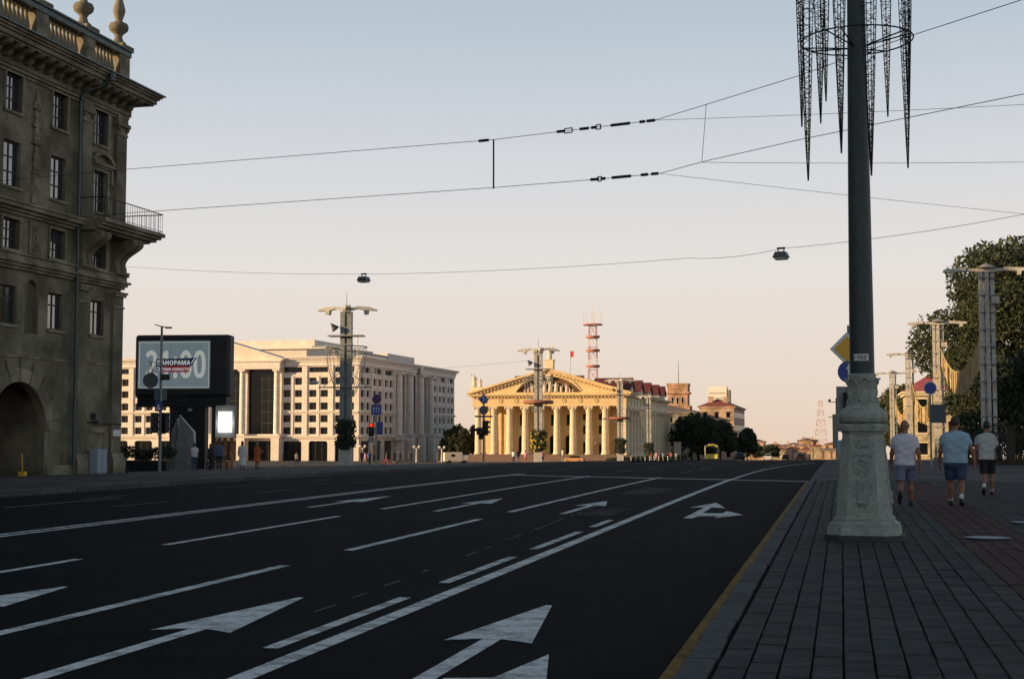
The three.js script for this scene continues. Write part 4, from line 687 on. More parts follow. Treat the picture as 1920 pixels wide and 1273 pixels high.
// fringe garlands swung between the masts
const fringeMat = mat(0.44, 0.34, 0.18, 0.9, { side: THREE.DoubleSide });
[[0, 1, 9.6, 6.6, 'long fringed garland between the nearest and second right masts'], [1, 2, 8.6, 5.2, 'fringed garland between the second and third right masts'], [2, 3, 8.4, 5.6, 'fringed garland between the two farthest right masts']].forEach(([a, b, top, low, lab]) => {
  const A = rm[a], Bm = rm[b], t = thing('fringe_garland', lab, 'garland', [0, 0, 0], 0, 'garlands between the right masts'), pts = [], l = [];
  const P = (k) => { const x = lerp(A[0], Bm[0], k) + 0.25, z = lerp(A[1], Bm[1], k), g = lerp(walkY(A[0], A[1]), walkY(Bm[0], Bm[1]), k), u = 2 * k - 1; return V(x, g + low + (top - low) * u * u, z); };
  for (let i = 0; i <= 20; i++) pts.push(P(i / 20));
  part('rope', tube(pts, 0.05, 6, 60), fringeMat, t);
  for (let i = 0; i < 260; i++) { const k = 0.03 + 0.94 * i / 260, p = P(k), L = 1.1 + 0.5 * Math.sin(k * 3.14) + rr(-0.25, 0.2), w = 0.05; const g = new THREE.PlaneGeometry(0.09, L, 1, 3); const q = g.attributes.position; for (let j = 0; j < q.count; j++) q.setZ(j, q.getZ(j) + 0.04 * Math.sin(q.getY(j) * 5 + i)); g.rotateY(rr(0, 3.14)); g.translate(p.x + rr(-0.12, 0.12), p.y - L / 2, p.z + rr(-0.05, 0.05)); l.push(g); }
  const f = part('fringe', merge(l), fringeMat, t); f.geometry.computeVertexNormals(); f.userData.kind = 'stuff';
});
// tall square masts: twin column, four petal lamps, mesh basket, ring
function squareMast(h, opt) {
  const t = new THREE.Group();
  part('shaft', metric(merge([bx(-0.56, -0.12, 0, h - 0.8, -0.26, 0.26), bx(0.12, 0.56, 0, h - 0.8, -0.26, 0.26)])), opt.m, t);
  part('shaft_web', metric(bx(-0.12, 0.12, 0, h - 1.2, -0.16, 0.06)), M.mastGrey, t);
  for (let y = 2; y < h - 1; y += 1.6) part('tie_plate', metric(bx(-0.6, 0.6, y, y + 0.1, -0.3, 0.3)), M.mastGrey, t);
  const petal = polygon([[0, 0.02], [0.9, 0.22], [2.0, 0.14], [2.75, -0.12], [2.7, -0.18], [1.95, -0.14], [1.9, -0.5], [1.55, -0.55], [1.5, -0.12], [0.9, -0.0], [0, -0.2]], [], 0.5, 0.03); petal.translate(0.2, h - 0.5, 0.25);
  for (const a of [0.15, Math.PI - 0.15, Math.PI * 0.5 + 0.3, -Math.PI * 0.5 + 0.3]) { const m = part('petal_lamp', metric(petal.clone()), M.mastPale, t); m.rotation.y = a; }
  part('platform', metric(bx(-1.7, 1.7, h - 3.2, h - 3.08, -0.7, 0.7)), M.galv, t);
  part('loudspeaker', new THREE.ConeGeometry(0.4, 0.8, 12).rotateZ(0.7).translate(-1.2, h - 2.2, 0.5), M.black, t);
  part('spike', bar(V(0, h - 1, 0), V(0, h + 1.1, 0), 0.06, 6, 0.02), M.galv, t);
  if (opt.basket) { // conical wire basket
    const y1 = h - 4.2, y0 = h - 9, R = 2.0, l = [new THREE.TorusGeometry(R, 0.05, 5, 32).rotateX(Math.PI / 2).translate(0, y1, 0), new THREE.TorusGeometry(R * 0.96, 0.03, 5, 32).rotateX(Math.PI / 2).translate(0, y1 - 0.45, 0)];
    for (let k = 0; k < 22; k++) { const a = k / 22 * 6.283, pts = [0, 0.3, 0.6, 0.85, 1].map((q) => { const r = lerp(R, 0.75, Math.pow(q, 1.8)); return V(Math.cos(a) * r, lerp(y1, y0, q), Math.sin(a) * r); }); l.push(tube(pts, 0.016, 4, 10)); }
    for (let k = 0; k < 6; k++) { const a = k / 6 * 6.283; l.push(bar(V(0, y1 - 1.6, 0), V(Math.cos(a) * R, y1, Math.sin(a) * R), 0.04, 5)); }
    part('wire_basket', merge(l), M.galv, t);
  }
  if (opt.cross) { part('cross_arm', merge([bar(V(-2.6, h * 0.48, 0.4), V(2.6, h * 0.48, 0.4), 0.07, 6), bar(V(-2.2, h * 0.48, 0.4), V(-0.4, h * 0.58, 0.4), 0.035, 5), bar(V(2.2, h * 0.48, 0.4), V(0.4, h * 0.58, 0.4), 0.035, 5)]), M.galv, t); part('small_lamp', new THREE.SphereGeometry(0.3, 10, 8).scale(1.4, 0.7, 1).translate(-3, h * 0.51, 0.4), M.mastPale, t); }
  if (opt.disc) part('ring_sign', metric(lathe([[0.7, 0], [2.0, 0.04], [2.1, 0.26], [2.0, 0.5], [0.7, 0.54]], 28).translate(0, h * 0.5, 0)), mat(0.42, 0.16, 0.11, 0.6, { map: sized(nPaint, 5) }), t);
  part('pier', metric(bx(-0.62, 0.62, -0.6, 2.0, -0.34, 0.34)), M.mastPale, t);
  return t;
}
const GP = 'tall lamp masts on the square';
const mA = squareMast(15.6, { m: M.mastGrey, basket: true, cross: true }), mB = squareMast(15.8, { m: M.mastPale, basket: true, disc: true }), mC = squareMast(15.8, { m: M.mastPale, disc: true, cross: true }), mD = squareMast(15.8, { m: M.mastPale, basket: true });
[[mA, -46.5, -127.8, 'nearest tall grey square mast, before the white office corner'], [mB, -40, -185.8, 'tall mast with red ring before the palace pediment'], [mC, -40.6, -261.7, 'mast with red ring at the right end of the palace front'], [mD, -44.3, -329.6, 'pale mast with wire basket before the palace side']].forEach(([m, x, z, lab], i) => { m.name = numbered('square_mast'); m.position.set(x, walkY(x, z), z); m.rotation.y = 0.1; scene.add(m); tag(m, lab, 'light mast', GP); });
// leafy flower collars round the feet of the masts
const flowerY = mat(0.55, 0.42, 0.04, 0.8);
[[-46.5, -127.8, 0.68, 1.9, 'dark leafy collar round the nearest grey mast', M.leafDark, 0], [-40, -185.8, 0.85, 2.0, 'yellow-green flowering collar round the mast before the palace', M.leafWarm, 60], [-40.6, -261.7, 0.8, 1.8, 'dark leafy collar round the mast at the palace corner', M.leafDark, 0], [-44.3, -329.6, 0.9, 1.7, 'small dark leafy collar round the mast before the palace side', M.leafDark, 0]].forEach(([x, z, r, hh, lab, m, fl]) => {
  const t = thing('leaf_collar', lab, 'plant', [x, walkY(x, z), z], 0.1, 'plant collars round the masts'), lobes = [];
  for (let k = 0; k < 10; k++) { const a = k * 0.63; for (const y of [1.9, 3.3]) lobes.push([Math.cos(a) * r * 0.85, y + 0.4, Math.sin(a) * r * 0.7, 0.55, 0.8, 0.55]); }
  part('foliage', leafCloud(lobes, 2600, 0.12), m, t); part('trough', metric(lathe([[0.5, 1.5], [r * 0.95, 1.6], [r, 2.3], [0.5, 2.3]], 16)), M.charcoal, t);
  if (fl) for (let k = 0; k < fl; k++) { const a = rr(0, 6.28); part('blossom', new THREE.IcosahedronGeometry(0.16, 0), flowerY, t, [Math.cos(a) * r * 1.2, rr(1.5, 4.2), Math.sin(a) * r * 1.05]); }
});
// ---------------------------------------------------------------- big roadside screen, stele, kiosk, planter wall
{
  const x = -44.3, z = -89.2, t = thing('video_billboard', 'large charcoal video billboard showing 21:00 beside the corner building', 'billboard', [x, walkY(x, z), z], 0.14);
  part('cabinet', metric(new RoundedBoxGeometry(6.7, 4.25, 1.2, 3, 0.22).translate(0, 7.15, 0)), M.charcoal, t);
  part('cabinet_side', metric(bx(3.3, 3.36, 5.1, 9.2, -0.45, 0.5)), M.black, t);
  const tex = canvasTex(1024, 640, (c, w, h) => {
    c.fillStyle = '#6f7f86'; c.fillRect(0, 0, w, h); for (let i = 0; i < 60; i++) { c.fillStyle = `rgba(${i % 2 ? 90 : 135},${i % 2 ? 105 : 150},${i % 2 ? 112 : 155},0.22)`; c.fillRect((i * 97) % w, 0, 16, h); }
    c.strokeStyle = '#b6bdbc'; c.lineWidth = 10; c.strokeRect(8, 8, w - 16, h - 16);
    c.fillStyle = '#b9bcb6'; c.font = 'bold 500px sans-serif'; c.textAlign = 'center'; c.textBaseline = 'middle'; c.save(); c.translate(w / 2 + 20, h / 2); c.scale(0.72, 1.05); c.fillText('21:00', 0, 0); c.restore();
    c.fillStyle = '#16233c'; c.beginPath(); c.moveTo(250, 240); c.lineTo(860, 225); c.lineTo(760, 340); c.lineTo(250, 340); c.fill();
    c.fillStyle = '#7d2328'; c.beginPath(); c.moveTo(320, 340); c.lineTo(760, 340); c.lineTo(730, 420); c.lineTo(320, 420); c.fill();
    c.fillStyle = '#d4d8d8'; c.font = 'bold 86px sans-serif'; c.fillText('ПАНОРАМА', 505, 292); c.font = 'bold 52px sans-serif'; c.fillText('ВРЕМЯ НОВОСТЕЙ', 530, 382);
    c.strokeStyle = '#d4d8d8'; c.lineWidth = 12; for (const q of [760, 800]) { c.beginPath(); c.moveTo(q, 300); c.lineTo(q + 50, 235); c.stroke(); }
  });
  const sg = new THREE.PlaneGeometry(5.0, 3.2); part('screen', sg, new THREE.MeshStandardMaterial({ color: 0x222222, emissive: 0xffffff, emissiveMap: tex, emissiveIntensity: 0.5, roughness: 0.4 }), t, [-0.55, 7.2, 0.612]);
  part('screen_bezel', metric(merge([bx(-3.12, -3.05, 5.55, 8.85, 0.6, 0.66), bx(1.95, 2.02, 5.55, 8.85, 0.6, 0.66), bx(-3.05, 1.95, 8.8, 8.87, 0.6, 0.66), bx(-3.05, 1.95, 5.53, 5.6, 0.6, 0.66)])), M.frameWhite, t);
  part('under_box', metric(bx(-3.2, 3.1, 4.3, 5.02, -0.5, 0.4)), M.black, t);
  part('leg', metric(bx(-0.9, 1.6, -0.3, 4.3, -0.5, 0.3)), M.black, t);
  part('floodlight', metric(bx(0.5, 0.75, 4.0, 4.2, 0.42, 0.66)), M.galv, t);
}
{
  const x = -42.6, z = -86, t = thing('stele', 'pale concrete stele with slanted pointed top below the billboard', 'stele', [x, walkY(x, z), z], 0.2);
  part('slab', metric(polygon([[-0.65, -0.2], [0.72, -0.2], [0.62, 2.5], [-0.35, 3.6]], [], 0.4, 0.02).translate(0, 0, 0.2)), M.concrete, t);
  part('side_slab', metric(polygon([[-0.12, -0.2], [0.3, -0.2], [0.3, 3.4], [-0.05, 2.4]], [], 0.7, 0.02).translate(-0.85, 0, 0.05)), M.concrete, t);
}
{
  const x = -41, z = -88.9, t = thing('advert_kiosk', 'grey kiosk with a bright white lit panel at the billboard foot', 'kiosk', [x, walkY(x, z), z], 0.22);
  part('housing', metric(merge([bx(-0.65, 0.65, 2.1, 2.42, -0.35, 0.35), bx(-0.65, 0.65, 3.95, 4.3, -0.35, 0.35), bx(-0.65, -0.5, 2.42, 3.95, -0.35, 0.35), bx(0.5, 0.65, 2.42, 3.95, -0.35, 0.35), bx(-0.5, 0.5, 2.42, 3.95, -0.35, 0.28)])), mat(0.14, 0.15, 0.13, 0.6), t);
  part('crest', metric(cylinder(0.2, 0.2, 4.3, 4.36, 0, 0, 14)), M.galv, t);
  part('lit_screen', bx(-0.47, 0.47, 2.46, 3.9, 0.281, 0.3), new THREE.MeshStandardMaterial({ color: 0x111111, emissive: 0xfff6f6, emissiveIntensity: 1.25, roughness: 0.4 }), t);
  const pg = metric(bx(-0.11, 0.11, -0.2, 2.1, -0.1, 0.1)), wood = mat(0.40, 0.17, 0.06, 0.7, { map: sized(nFine, 0.6) }); for (const px of [-0.45, -0.05, 0.4]) part('timber_post', pg, wood, t, [px, 0, 0]); part('side_board', metric(bx(-0.95, -0.7, -0.2, 4.2, -0.25, 0.25)), M.charcoal, t);
  const l = new THREE.PointLight(new THREE.Color().setRGB(1, 0.96, 0.96), 6, 12, 2); l.position.set(0, 3.1, 0.6); t.add(l); l.castShadow = true;
}
{
  const t = thing('planter_wall', 'low dark wall with planting between corner building and stele', 'planter', [-43.5, walkY(-43.5, -79), -79], 0.05);
  part('wall', metric(bx(-4, 3.2, -0.4, 0.62, -0.3, 0.3)), M.black, t); part('coping', metric(bx(-4.05, 3.25, 0.62, 0.7, -0.34, 0.34)), M.charcoal, t);
  const lobes = []; for (let k = 0; k < 9; k++) lobes.push([-3.6 + k * 0.8, 1.0 + 0.1 * (k % 3), -0.8, 0.55, 0.4, 0.5]); part('shrubs', leafCloud(lobes, 2600, 0.09), M.leafDark, t);
}
// benches by the stele
[[-39.3, -84, 'dark slatted bench below the stele']].forEach(([x, z, lab]) => { const t = thing('bench', lab, 'bench', [x, walkY(x, z), z], 0.1); for (let k = 0; k < 3; k++) part('seat_slat', bx(-0.8, 0.8, 0.44, 0.48, -0.24 + k * 0.17, -0.1 + k * 0.17), M.frameDark, t); for (const s of [-0.65, 0.65]) part('leg', merge([bx(s - 0.03, s + 0.03, -0.05, 0.44, -0.2, 0.2)]), M.iron, t); for (let k = 0; k < 2; k++) part('back_slat', bx(-0.8, 0.8, 0.62 + k * 0.17, 0.74 + k * 0.17, -0.3, -0.26), M.frameDark, t); });
// ---------------------------------------------------------------- signs and signals
function headBox(w, h, d, n, lit, parent, pos, turn = 0) { // traffic light with hooded lenses
  const g = part('signal_head', metric(new RoundedBoxGeometry(w, h, d, 2, 0.04)), M.black, parent, pos); g.rotation.y = turn;
  for (let k = 0; k < n; k++) { const y = h * (0.5 - (k + 0.5) / n), r = Math.min(w, h / n) * 0.36; const lm = k === lit ? new THREE.MeshStandardMaterial({ color: 0x330000, emissive: 0xff2a10, emissiveIntensity: 2.2 }) : mat(0.03, 0.03, 0.03, 0.3); part('lens', new THREE.SphereGeometry(r, 12, 8).scale(1, 1, 0.35).translate(0, y, d / 2), lm, g); part('hood', new THREE.CylinderGeometry(r * 1.12, r * 1.12, 0.18, 14, 1, true, Math.PI * 0.5, Math.PI).rotateX(Math.PI / 2).translate(0, y, d / 2 + 0.09), mat(0.012, 0.014, 0.015, 0.6, { side: THREE.DoubleSide }), g); }
  return g;
}
const disc = (r, d = 0.03) => new THREE.CylinderGeometry(r, r, d, 28).rotateX(Math.PI / 2);
function face(w, h, draw, px = 256) { return printed(canvasTex(px, Math.round(px * h / w), draw)); }
{ // sign post before the palace
  const x = -23.6, z = -92, t = thing('sign_post', 'sign post with blue diamond and traffic light before the palace', 'sign', [x, walkY(x, z), z], 0.22);
  part('pole', cylinder(0.06, 0.06, -0.2, 4.7, 0, 0, 10), M.galv, t);
  const dm = part('diamond_plate', new THREE.BoxGeometry(0.52, 0.52, 0.03).rotateZ(Math.PI / 4), M.blueSign, t, [0, 4.35, 0.08]);
  part('arrow_mark', merge([bx(-0.05, -0.01, -0.2, 0.16, 0.016, 0.024), bx(-0.01, 0.16, -0.02, 0.02, 0.016, 0.024), polygon([[-0.1, 0.12], [0.04, 0.12], [-0.03, 0.24]], [], 0.008).translate(0, 0, 0.024), polygon([[0.13, -0.07], [0.24, 0], [0.13, 0.07]], [], 0.008).translate(0, 0, 0.024)]), M.signWhite, dm);
  part('round_plate', disc(0.3), M.signBack, t, [0, 3.62, 0.06]); part('cross_plate', bx(-0.6, 0.6, 3.14, 3.26, 0.05, 0.08), M.signBack, t);
  headBox(0.42, 1.0, 0.3, 3, -1, t, [0.12, 2.42, 0.2], 1.2); headBox(0.5, 0.5, 0.35, 1, -1, t, [-0.22, 2.2, 0.2], -1.0); headBox(0.32, 0.3, 0.3, 1, -1, t, [-0.18, 1.8, 0.15], 0);
}
{ // signal post before the white building
  const x = -32.3, z = -95.1, t = thing('signal_post', 'signal post with red light and blue lane sign before the white building', 'traffic light', [x, walkY(x, z), z], 0.22);
  part('pole', cylinder(0.06, 0.06, -0.2, 5.0, 0, 0, 10), M.galv, t);
  part('round_plate', disc(0.33), mat(0.07, 0.03, 0.12, 0.5), t, [0.02, 4.72, 0.06]);
  const lp = part('lane_plate', bx(-0.36, 0.36, -0.36, 0.36, 0, 0.03), M.blueSign, t, [0, 3.95, 0.06]);
  part('arrow_mark', merge([-0.18, 0, 0.18].map((q) => merge([bx(q - 0.02, q + 0.02, -0.22, 0.1, 0.031, 0.038), polygon([[q - 0.07, 0.08], [q + 0.07, 0.08], [q, 0.22]], [], 0.007).translate(0, 0, 0.038)]))), M.signWhite, lp);
  headBox(0.36, 0.95, 0.3, 3, 0, t, [-0.34, 2.55, 0.14]); part('back_plate', bx(0.06, 0.46, 2.2, 3.1, -0.02, 0.02), M.blueSign, t); part('counter_box', new RoundedBoxGeometry(0.4, 0.36, 0.26, 2, 0.04).translate(-0.34, 1.82, 0.14), M.galv, t);
}
{ // thin street lamp with signals and signs before the billboard
  const x = -40.7, z = -78.8, t = thing('street_lamp', 'thin street lamp carrying signals and a pedestrian sign before the billboard', 'street lamp', [x, walkY(x, z), z], 0.25);
  part('pole', cylinder(0.11, 0.07, -0.3, 8.9, 0, 0, 10), M.galv, t); part('arm', merge([bar(V(-0.45, 9.0, 0), V(0, 8.86, 0), 0.035, 6), bar(V(0, 8.86, 0), V(0.55, 8.8, 0), 0.035, 6)]), M.galv, t); part('lamp_head', new RoundedBoxGeometry(0.42, 0.1, 0.2, 2, 0.04).translate(0.42, 8.8, 0), M.black, t);
  headBox(0.4, 1.25, 0.32, 3, -1, t, [-0.34, 2.95, 0.1], 0.7); headBox(0.4, 1.25, 0.32, 3, -1, t, [0.34, 2.95, 0.1], 2.4);
  const ps = part('pedestrian_plate', bx(-0.32, 0.12, 3.65, 4.3, 0.12, 0.15), M.blueSign, t); part('walker_mark', polygon([[-0.25, 3.75], [0.05, 3.75], [-0.1, 4.15]], [[[-0.13, 3.85], [-0.07, 3.85], [-0.1, 4.0]]], 0.008).translate(0, 0, 0.159), M.signWhite, ps);
  part('name_plate', bx(-0.4, 0.35, 4.35, 5.0, -0.06, -0.03), mat(0.10, 0.16, 0.19, 0.5), t);
  part('round_sign', merge([new THREE.TorusGeometry(0.42, 0.05, 8, 26).translate(-0.62, 5.55, 0.1), disc(0.4, 0.03).translate(-0.62, 5.55, 0.09)]), M.signBack, t); part('sign_bracket', merge([bar(V(0, 6.6, 0), V(-0.8, 6.72, 0.05), 0.025, 5), bar(V(-0.62, 6.7, 0.05), V(-0.5, 5.98, 0.1), 0.03, 5), bar(V(-0.62, 6.7, 0.05), V(-0.78, 5.98, 0.1), 0.03, 5)]), M.galv, t);
  part('camera_box', new RoundedBoxGeometry(0.5, 0.36, 0.3, 2, 0.05).translate(0.3, 5.75, 0.1), M.charcoal, t);
}
{ // signs behind the lamp pedestal
  const x = 0.05, z = -33.4, t = thing('priority_sign', 'yellow priority diamond and blue arrow sign half behind the lamp column', 'sign', [x, walkY(x, z), z], 0.2);
  part('pole', cylinder(0.04, 0.04, -0.1, 4.0, 0.16, -0.05, 10), M.galv, t);
  part('diamond_plate', metric(new RoundedBoxGeometry(0.56, 0.56, 0.03, 2, 0.012).rotateZ(Math.PI / 4).translate(0.1, 3.45, 0)), M.signWhite, t); part('diamond_face', new THREE.BoxGeometry(0.42, 0.42, 0.012).rotateZ(Math.PI / 4).translate(0.1, 3.45, 0.022), M.signYellow, t);
  part('arrow_disc', disc(0.26).translate(0.14, 2.92, 0), M.blueSign, t); part('arrow_mark', polygon([[0.11, 2.76], [0.17, 2.76], [0.17, 2.98], [0.22, 2.98], [0.14, 3.1], [0.06, 2.98], [0.11, 2.98]], [], 0.01).translate(0, 0, 0.03), M.signWhite, t);
  const bp = part('backing_board', metric(new RoundedBoxGeometry(0.5, 1.05, 0.03, 2, 0.014).translate(0.12, 2.06, -0.16)), M.galv, t); headBox(0.28, 0.8, 0.24, 3, -1, t, [0.16, 2.05, 0.0]);
}
{ // round sign and square board among the right masts
  const x = 4.25, z = -71.5, t = thing('round_sign_post', 'round blue sign above a grey square board, before the right masts', 'sign', [x, walkY(x, z), z], 0.1);
  part('pole', cylinder(0.05, 0.05, -0.2, 4.1, 0, 0, 10), M.galv, t); part('round_plate', disc(0.3).translate(0, 3.85, 0.05), M.blueSign, t); part('rim', new THREE.TorusGeometry(0.3, 0.02, 6, 26).translate(0, 3.85, 0.06), M.signWhite, t);
  part('square_board', metric(bx(-0.02, 0.72, 2.15, 3.05, 0.05, 0.09)), mat(0.05, 0.075, 0.09, 0.5), t);
}
// fence at the back of the right pavement
{
  const t = thing('garden_fence', 'long dark iron railing fence along the back of the right pavement', 'fence', [0, 0, 0]);
  const brown = mat(0.06, 0.045, 0.032, 0.8, { map: sized(nFine, 1.2) }), pg = metric(bx(-0.22, 0.22, -0.4, 2.0, -0.22, 0.22)), cg = metric(bx(-0.28, 0.28, 2.0, 2.12, -0.28, 0.28)), sg = bx(-0.018, 0.018, 0.3, 1.7, -0.018, 0.018);
  const A = [6.2, -82], Bq = [40, -74]; const n = 12; for (let i = 0; i <= n; i++) { const x = lerp(A[0], Bq[0], i / n), z = lerp(A[1], Bq[1], i / n), y = walkY(x, z); part('pier', pg, brown, t, [x, y, z]); part('pier_cap', cg, brown, t, [x, y, z]); if (i < n) { const x2 = lerp(A[0], Bq[0], (i + 1) / n), z2 = lerp(A[1], Bq[1], (i + 1) / n); for (const h of [0.35, 1.6]) part('rail', beam(V(x, y + h, z), V(x2, walkY(x2, z2) + h, z2), 0.05, 0.06), brown, t); part('plinth', beam(V(x, y + 0.05, z), V(x2, walkY(x2, z2) + 0.05, z2), 0.3, 0.5), brown, t); for (let k = 1; k < 20; k++) { if (x > 22) break; const q = k / 20; part('picket', sg, brown, t, [lerp(x, x2, q), y, lerp(z, z2, q)]); } } }
}
tag((() => { const l = []; for (let k = 0; k < 16; k++) l.push([7.5 + k * 1.6, 0.9 + 0.3 * Math.sin(k * 1.7), -84.5 - (k % 2) * 0.6, 1.2, 1.0, 0.9]); const m = part(numbered('hedge'), leafCloud(l, 9000, 0.13), M.leafDark, scene); return m; })(), 'clipped dark hedge behind the iron fence on the right', 'hedge');
const WIRES = { // surveyed points of the overhead wires, metres
  w1: [[-38.98, 7.55, -33.06], [-20.27, 7.55, -29.76], [-16.02, 7.55, -29.01], [-6.93, 7.56, -27.81], [-5.50, 7.56, -27.37], [-3.44, 7.56, -26.77], [-2.35, 7.57, -25.73], [-0.61, 7.58, -24.02], [1.06, 7.59, -22.07], [2.84, 7.60, -20.25], [14.03, 7.66, -8.81]],
  w2: [[-38.91, 6.53, -34.50], [-20.44, 6.53, -30.06], [-15.99, 6.53, -28.99], [-6.91, 6.54, -27.71], [-4.78, 6.54, -27.28], [-3.37, 6.54, -26.92], [-2.45, 6.54, -25.93], [-0.63, 6.55, -24.38], [3.00, 6.56, -21.66], [15.80, 6.60, -12.07]],
  w3: [[-3.44, 7.56, -26.77], [3.74, 7.57, -27.08], [19.73, 7.59, -27.77]],
  w4: [[-2.45, 6.54, -25.99], [3.76, 6.54, -27.39], [19.37, 6.54, -30.91]],
  w5: [[-3.37, 6.54, -26.92], [4.67, 6.53, -34.25], [16.49, 6.52, -45.03]],
  w6: [[-38.18, 10.59, -69.09], [-21.28, 8.78, -60.74], [-5.50, 8.02, -52.12], [-1.94, 7.85, -48.85], [5.94, 8.06, -43.51], [19.18, 8.41, -34.54]],
  w7: [[-47.61, 7.46, -132.62], [-40.31, 11.47, -185.70]],
  r1: [[-6.93, 7.56, -27.81], [-6.93, 6.54, -27.81]],
  r2: [[-2.35, 7.57, -25.73], [-2.44, 6.49, -25.71]],
  i1: [[-5.50, 7.56, -27.37], [-3.44, 7.56, -26.77]],
  i2: [[-4.80, 6.54, -27.28], [-3.40, 6.54, -26.91]],
  i3: [[-7.26, 7.56, -27.87], [-7.04, 7.56, -27.82]],
  l1: [-21.28, 8.78, -60.74],
  l2: [-1.94, 7.85, -48.85],
};
// ---------------------------------------------------------------- ornate lamp column in the foreground
{
  const C = thing('lamp_column', 'tall dark lamp column on an ornate grey cast pedestal, numbered 102', 'lamp column', [0.30, 0, -20.75], -0.08);
  const oct = (w, ch) => { const a = w / 2, c = a * ch; return [[-a + c, -a], [a - c, -a], [a, -a + c], [a, a - c], [a - c, a], [-a + c, a], [-a, a - c], [-a, -a + c]]; };
  function loft(levels, ch) { // stacked octagonal rings [y, width]
    const pos = [], idx = []; levels.forEach(([y, w, c2]) => oct(w, c2 || ch).forEach(([x, z]) => pos.push(V(x, y, z))));
    const tri = []; for (let j = 0; j < levels.length - 1; j++) for (let i = 0; i < 8; i++) { const a = pos[j * 8 + i], b = pos[j * 8 + (i + 1) % 8], c = pos[(j + 1) * 8 + i], d = pos[(j + 1) * 8 + (i + 1) % 8]; tri.push(a, c, b, b, c, d); }
    const t = (levels.length - 1) * 8; for (let i = 1; i < 7; i++) tri.push(pos[t], pos[t + i + 1], pos[t + i]);
    const g = new THREE.BufferGeometry(); g.setAttribute('position', new THREE.Float32BufferAttribute(tri.flatMap((v) => [v.x, v.y, v.z]), 3)); g.computeVertexNormals(); g.scale(0.84, 0.95, 0.84); return g;
  }
  part('footing', metric(loft([[-0.05, 1.3], [0.06, 1.3], [0.075, 1.28]], 0.42)), M.granite, C);
  part('base_moulding', metric(loft([[0.076, 1.2], [0.19, 1.18], [0.2, 1.14], [0.23, 1.15], [0.25, 1.06], [0.28, 0.98], [0.31, 1.0], [0.34, 0.93], [0.345, 0.5]], 0.42)), M.castStone, C);
  part('pedestal', metric(loft([[0.34, 0.9], [1.57, 0.66], [1.575, 0.4]], 0.42)), M.castStone, C);
  part('pedestal_cap', metric(loft([[1.571, 0.68], [1.6, 0.7], [1.61, 0.78], [1.66, 0.8], [1.665, 0.82], [1.70, 0.82], [1.705, 0.74], [1.72, 0.7], [1.725, 0.3]], 0.42)), M.castStone, C);
  part('torus', metric(lathe([[0, 1.721], [0.33, 1.721], [0.355, 1.76], [0.365, 1.82], [0.34, 1.89], [0.29, 1.93], [0.26, 1.95], [0.24, 1.99], [0.245, 2.01], [0.25, 2.03], [0, 2.04]], 36).scale(0.95, 1, 0.95).translate(0, -0.085, 0)), M.castStone, C);
  part('bell', metric(lathe([[0, 2.02], [0.22, 2.03], [0.235, 2.08], [0.235, 2.2], [0.215, 2.32], [0.205, 2.38], [0.23, 2.42], [0.22, 2.45], [0, 2.46]], 36).scale(0.86, 1, 0.86).translate(0, -0.1, 0)), M.castStone, C);
  // acanthus leaves round the bell
  { const leaf = (() => { const s = new THREE.Shape(); s.moveTo(-0.05, 0); s.bezierCurveTo(-0.11, 0.1, -0.1, 0.2, -0.035, 0.3); s.lineTo(0, 0.33); s.lineTo(0.035, 0.3); s.bezierCurveTo(0.1, 0.2, 0.11, 0.1, 0.05, 0); const g = new THREE.ExtrudeGeometry(s, { depth: 0.022, bevelEnabled: true, bevelSize: 0.008, bevelThickness: 0.012, bevelSegments: 2, curveSegments: 8 }); const p = g.attributes.position; for (let i = 0; i < p.count; i++) { const y = p.getY(i), x = p.getX(i); p.setZ(i, p.getZ(i) + 0.9 * Math.pow(Math.max(0, y - 0.18), 2) * 2 - x * x * 1.6 + 0.012 * Math.cos(x * 120)); } g.computeVertexNormals(); g.translate(0, 1.95, 0.178); return metric(g); })();
    for (let k = 0; k < 8; k++) { const m = part('acanthus_leaf', leaf, M.castStone, C); m.rotation.y = k * Math.PI / 4 + 0.2; } 
    const sc = metric(merge([new THREE.TorusGeometry(0.05, 0.017, 8, 16).translate(0, 2.2, 0.19), new THREE.SphereGeometry(0.024, 8, 6).translate(0, 2.2, 0.2)])); for (let k = 0; k < 8; k++) { const m = part('scroll', sc, M.castStone, C); m.rotation.y = k * Math.PI / 4 + 0.2 + Math.PI / 8; } }
  // relief panels on the four broad faces
  const tilt = Math.atan2(0.12, 1.23), fr = 0.012;
  const spiral = (cx, cy, r0, turns, dir, a0) => { const p = []; for (let i = 0; i <= 26; i++) { const t = i / 26, a = a0 + dir * turns * 6.283 * t, r = r0 * (1 - 0.8 * t); p.push(V(cx + Math.cos(a) * r, cy + Math.sin(a) * r, 0)); } return tube(p, 0.011, 6, 34); };
  const relief = [];
  const sym = (f) => { for (const s of [-1, 1]) relief.push(f(s)); };
  sym((s) => spiral(s * 0.065, 0.36, 0.055, 1.4, s, s > 0 ? Math.PI : 0)); sym((s) => spiral(s * 0.065, 0.52, 0.055, 1.4, -s, s > 0 ? Math.PI : 0));
